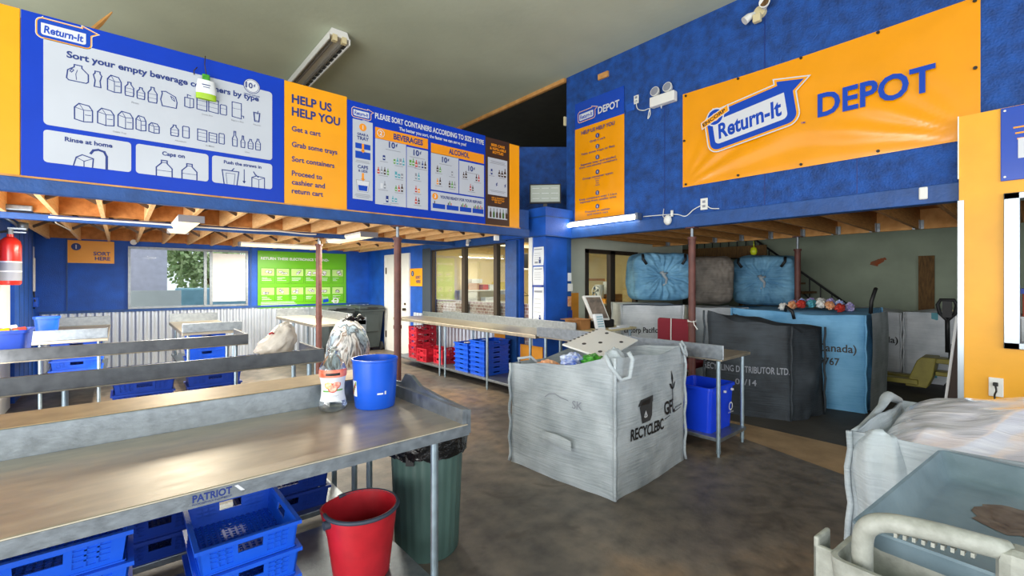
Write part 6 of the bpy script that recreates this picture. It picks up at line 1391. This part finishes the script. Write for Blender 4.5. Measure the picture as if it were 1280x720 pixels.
t = thing('security_light', 'pale twin spotlight with sensor high on the right wall', 'light', (5.35, 2.02, 4.57)); part('base', MB().cyl((5.395, 2.02, 4.59), (5.34, 2.02, 4.59), .06), 'beige', t, autos=.6)
part('lamp_head', MB().tube([(5.34, 2.07, 4.58), (5.30, 2.11, 4.55), (5.27, 2.15, 4.51)], [.025, .04, .045], 14), 'white', t, smooth=False); part('lamp_head', MB().tube([(5.34, 1.97, 4.60), (5.29, 1.94, 4.62), (5.24, 1.93, 4.61)], [.025, .04, .055], 14), 'white', t, smooth=False); part('lens', MB().cyl((5.239, 1.93, 4.61), (5.235, 1.93, 4.61), .045), 'brown_wood', t)
part('sensor', MB().box(5.28, 5.34, 1.99, 2.07, 4.46, 4.55), 'beige', t, bev=.01)
solo('wood_block', MB().box(5.37, 5.4, 4.10, 4.28, 4.60, 4.68), 'trim_wood', 'scrap of raw wood screwed above the narrow banner', 'block')
solo('cover_plate', MB().box(5.392, 5.4, 3.66, 3.80, 3.99, 4.10), 'blue_wall', 'blue painted cover plate right of the narrow banner', 'plate', bev=.003)
solo('junction_box', MB().box(5.36, 5.41, 4.935, 4.96, 4.10, 4.24), 'beige', 'beige box on the end of the right wall near the dark ceiling', 'box')
# monitor on the bulkhead
fr = frame((5.02, 5.03, 2.98), (.70, -.714, 0), (0, 0, 1), (-.714, -.70, 0))
t = thing('monitor', 'small grey monitor standing on the blue bulkhead', 'monitor', (5.02, 5.03, 2.735))
part('casing', MB().box(-.245, .245, -.15, .155, -.035, 0, fr), 'black', t, bev=.006); part('screen', MB().box(-.225, .225, -.125, .135, 0, .003, fr), 'screen', t)
sc_ = MB()
for r in range(3):
    for c in range(3): sc_.box(-.20+.145*c, -.07+.145*c-.02, -.075+.08*r, -.07+.08*r, .003, .0045, fr)
part('screen_text', sc_, 'white_print', t); part('stand', MB().box(-.03, .03, -.22, -.13, -.05, -.02, fr).box(-.12, .12, -.245, -.235, -.10, .03, fr), 'black', t)
t = thing('wall_camera', 'small white camera on the office header', 'camera', (4.80, 6.75, 2.33)); part('mount', MB().cyl((4.82, 6.75, 2.36), (4.77, 6.75, 2.36), .02), 'white', t); part('camera_body', MB().tube([(4.77, 6.75, 2.37), (4.72, 6.70, 2.27)], .03, 12), 'white', t)
t = thing('conduit_lamp', 'white round box and conduit below the left end of the lit tube', 'fitting', (5.30, 4.9, 2.36)); part('round_box', MB().cyl((5.36, 4.90, 2.36), (5.31, 4.90, 2.36), .04), 'white', t, autos=.6); part('conduit', MB().tube(smooth_path([(5.34, 4.95, 2.50), (5.33, 4.99, 2.46), (5.33, 4.99, 2.40), (5.34, 4.93, 2.37)]), .010, 8), 'white', t, smooth=True)
# pouch and stick at the sorting sign
t = thing('drink_pouch', 'green and white drink pouch hanging in front of the container sign', 'pouch', (.60, 4.94, 3.3))
def pch(z0, z1, th=.025):
    def fn(u, v):
        z = z0+(z1-z0)*v; k = (z-3.26)/.24; w = .078-.035*max(0, k-.35); a = 2*PI*u
        d = th*math.sin(PI*min(1, max(0, .08+k*.92)))**.5+.004; return (.596+w*math.cos(a), 4.945+d*math.sin(a), z)
    return MB().sheet(fn, 24, 6)
part('pouch_body', pch(3.31, 3.43), 'paper', t, smooth=True); part('pouch_base', pch(3.26, 3.31), mat('lime pouch print', '#9dc41f', .35), t, smooth=True); part('pouch_top', MB().box(.565, .625, 4.935, 4.955, 3.43, 3.49), 'foil_green', t, bev=.008)
part('hook', MB().tube([(.59, 4.96, 3.66), (.585, 4.95, 3.58), (.596, 4.945, 3.49)], .004, 6).tube([(.51, 4.97, 3.47), (.505, 4.96, 3.5), (.53, 4.96, 3.54)], .004, 6), 'dark_frame', t, smooth=True)
pp = plane_y(.56, 4.918, 3.33); pp.rect(('lettering', 'navy_print'), .01, .03, .06, .036); pp.rect(('lettering', 'navy_print'), .0, .05, .065, .058); pp.build(t)
solo('wood_strip', MB().tube([(-.22, 5.10, 3.60), (-.12, 5.2, 3.80), (-.05, 5.25, 3.94)], [.022, .02, .006], 6), 'trim_wood', 'splintered wood strip sticking up behind the container sign', 'wood', smooth=False)
solo('beam_hook', MB().box(4.05, 4.12, 5.06, 5.10, 2.2, 2.27), 'white', 'small white bracket under the deck by the glazed office', 'bracket')
solo('deck_cable', MB().tube(smooth_path([(-.6, 7.235, 2.33), (.2, 7.235, 2.335), (1.0, 7.235, 2.33), (1.5, 7.235, 2.335), (1.75, 7.235, 2.345), (2.1, 7.235, 2.33), (2.28, 7.235, 2.335)]), .012, 6), 'white', 'white cable run along the middle deck beam', 'cable', smooth=True)
solo('window_camera', MB().cyl((.2, 11.28, 2.36), (.2, 11.18, 2.36), .05), 'white', 'small round white camera above the left end of the back window', 'camera', autos=.6)

# lamps' own light
area('office_lamp', (6.4, 7.2, 2.45), (0, 0, -1), 1.6, 2.4, 60, (1, .90, .70))
solo('strip_light', MB().box(5.9, 7.4, 7.9, 8.0, 2.42, 2.48), 'lens', 'lit tube on the office ceiling seen through the glazing', 'light')
area('deck_lamp', (.62, 7.1, 2.26), (0, 0, -1), .24, 1.5, 120, (1, .93, .78)); area('deck_lamp', (2.85, 7.3, 2.26), (0, 0, -1), .26, 1.4, 100, (1, .93, .78)); area('deck_lamp', (2.4, 9.8, 2.26), (0, 0, -1), 1.4, .16, 100, (1, .93, .78))
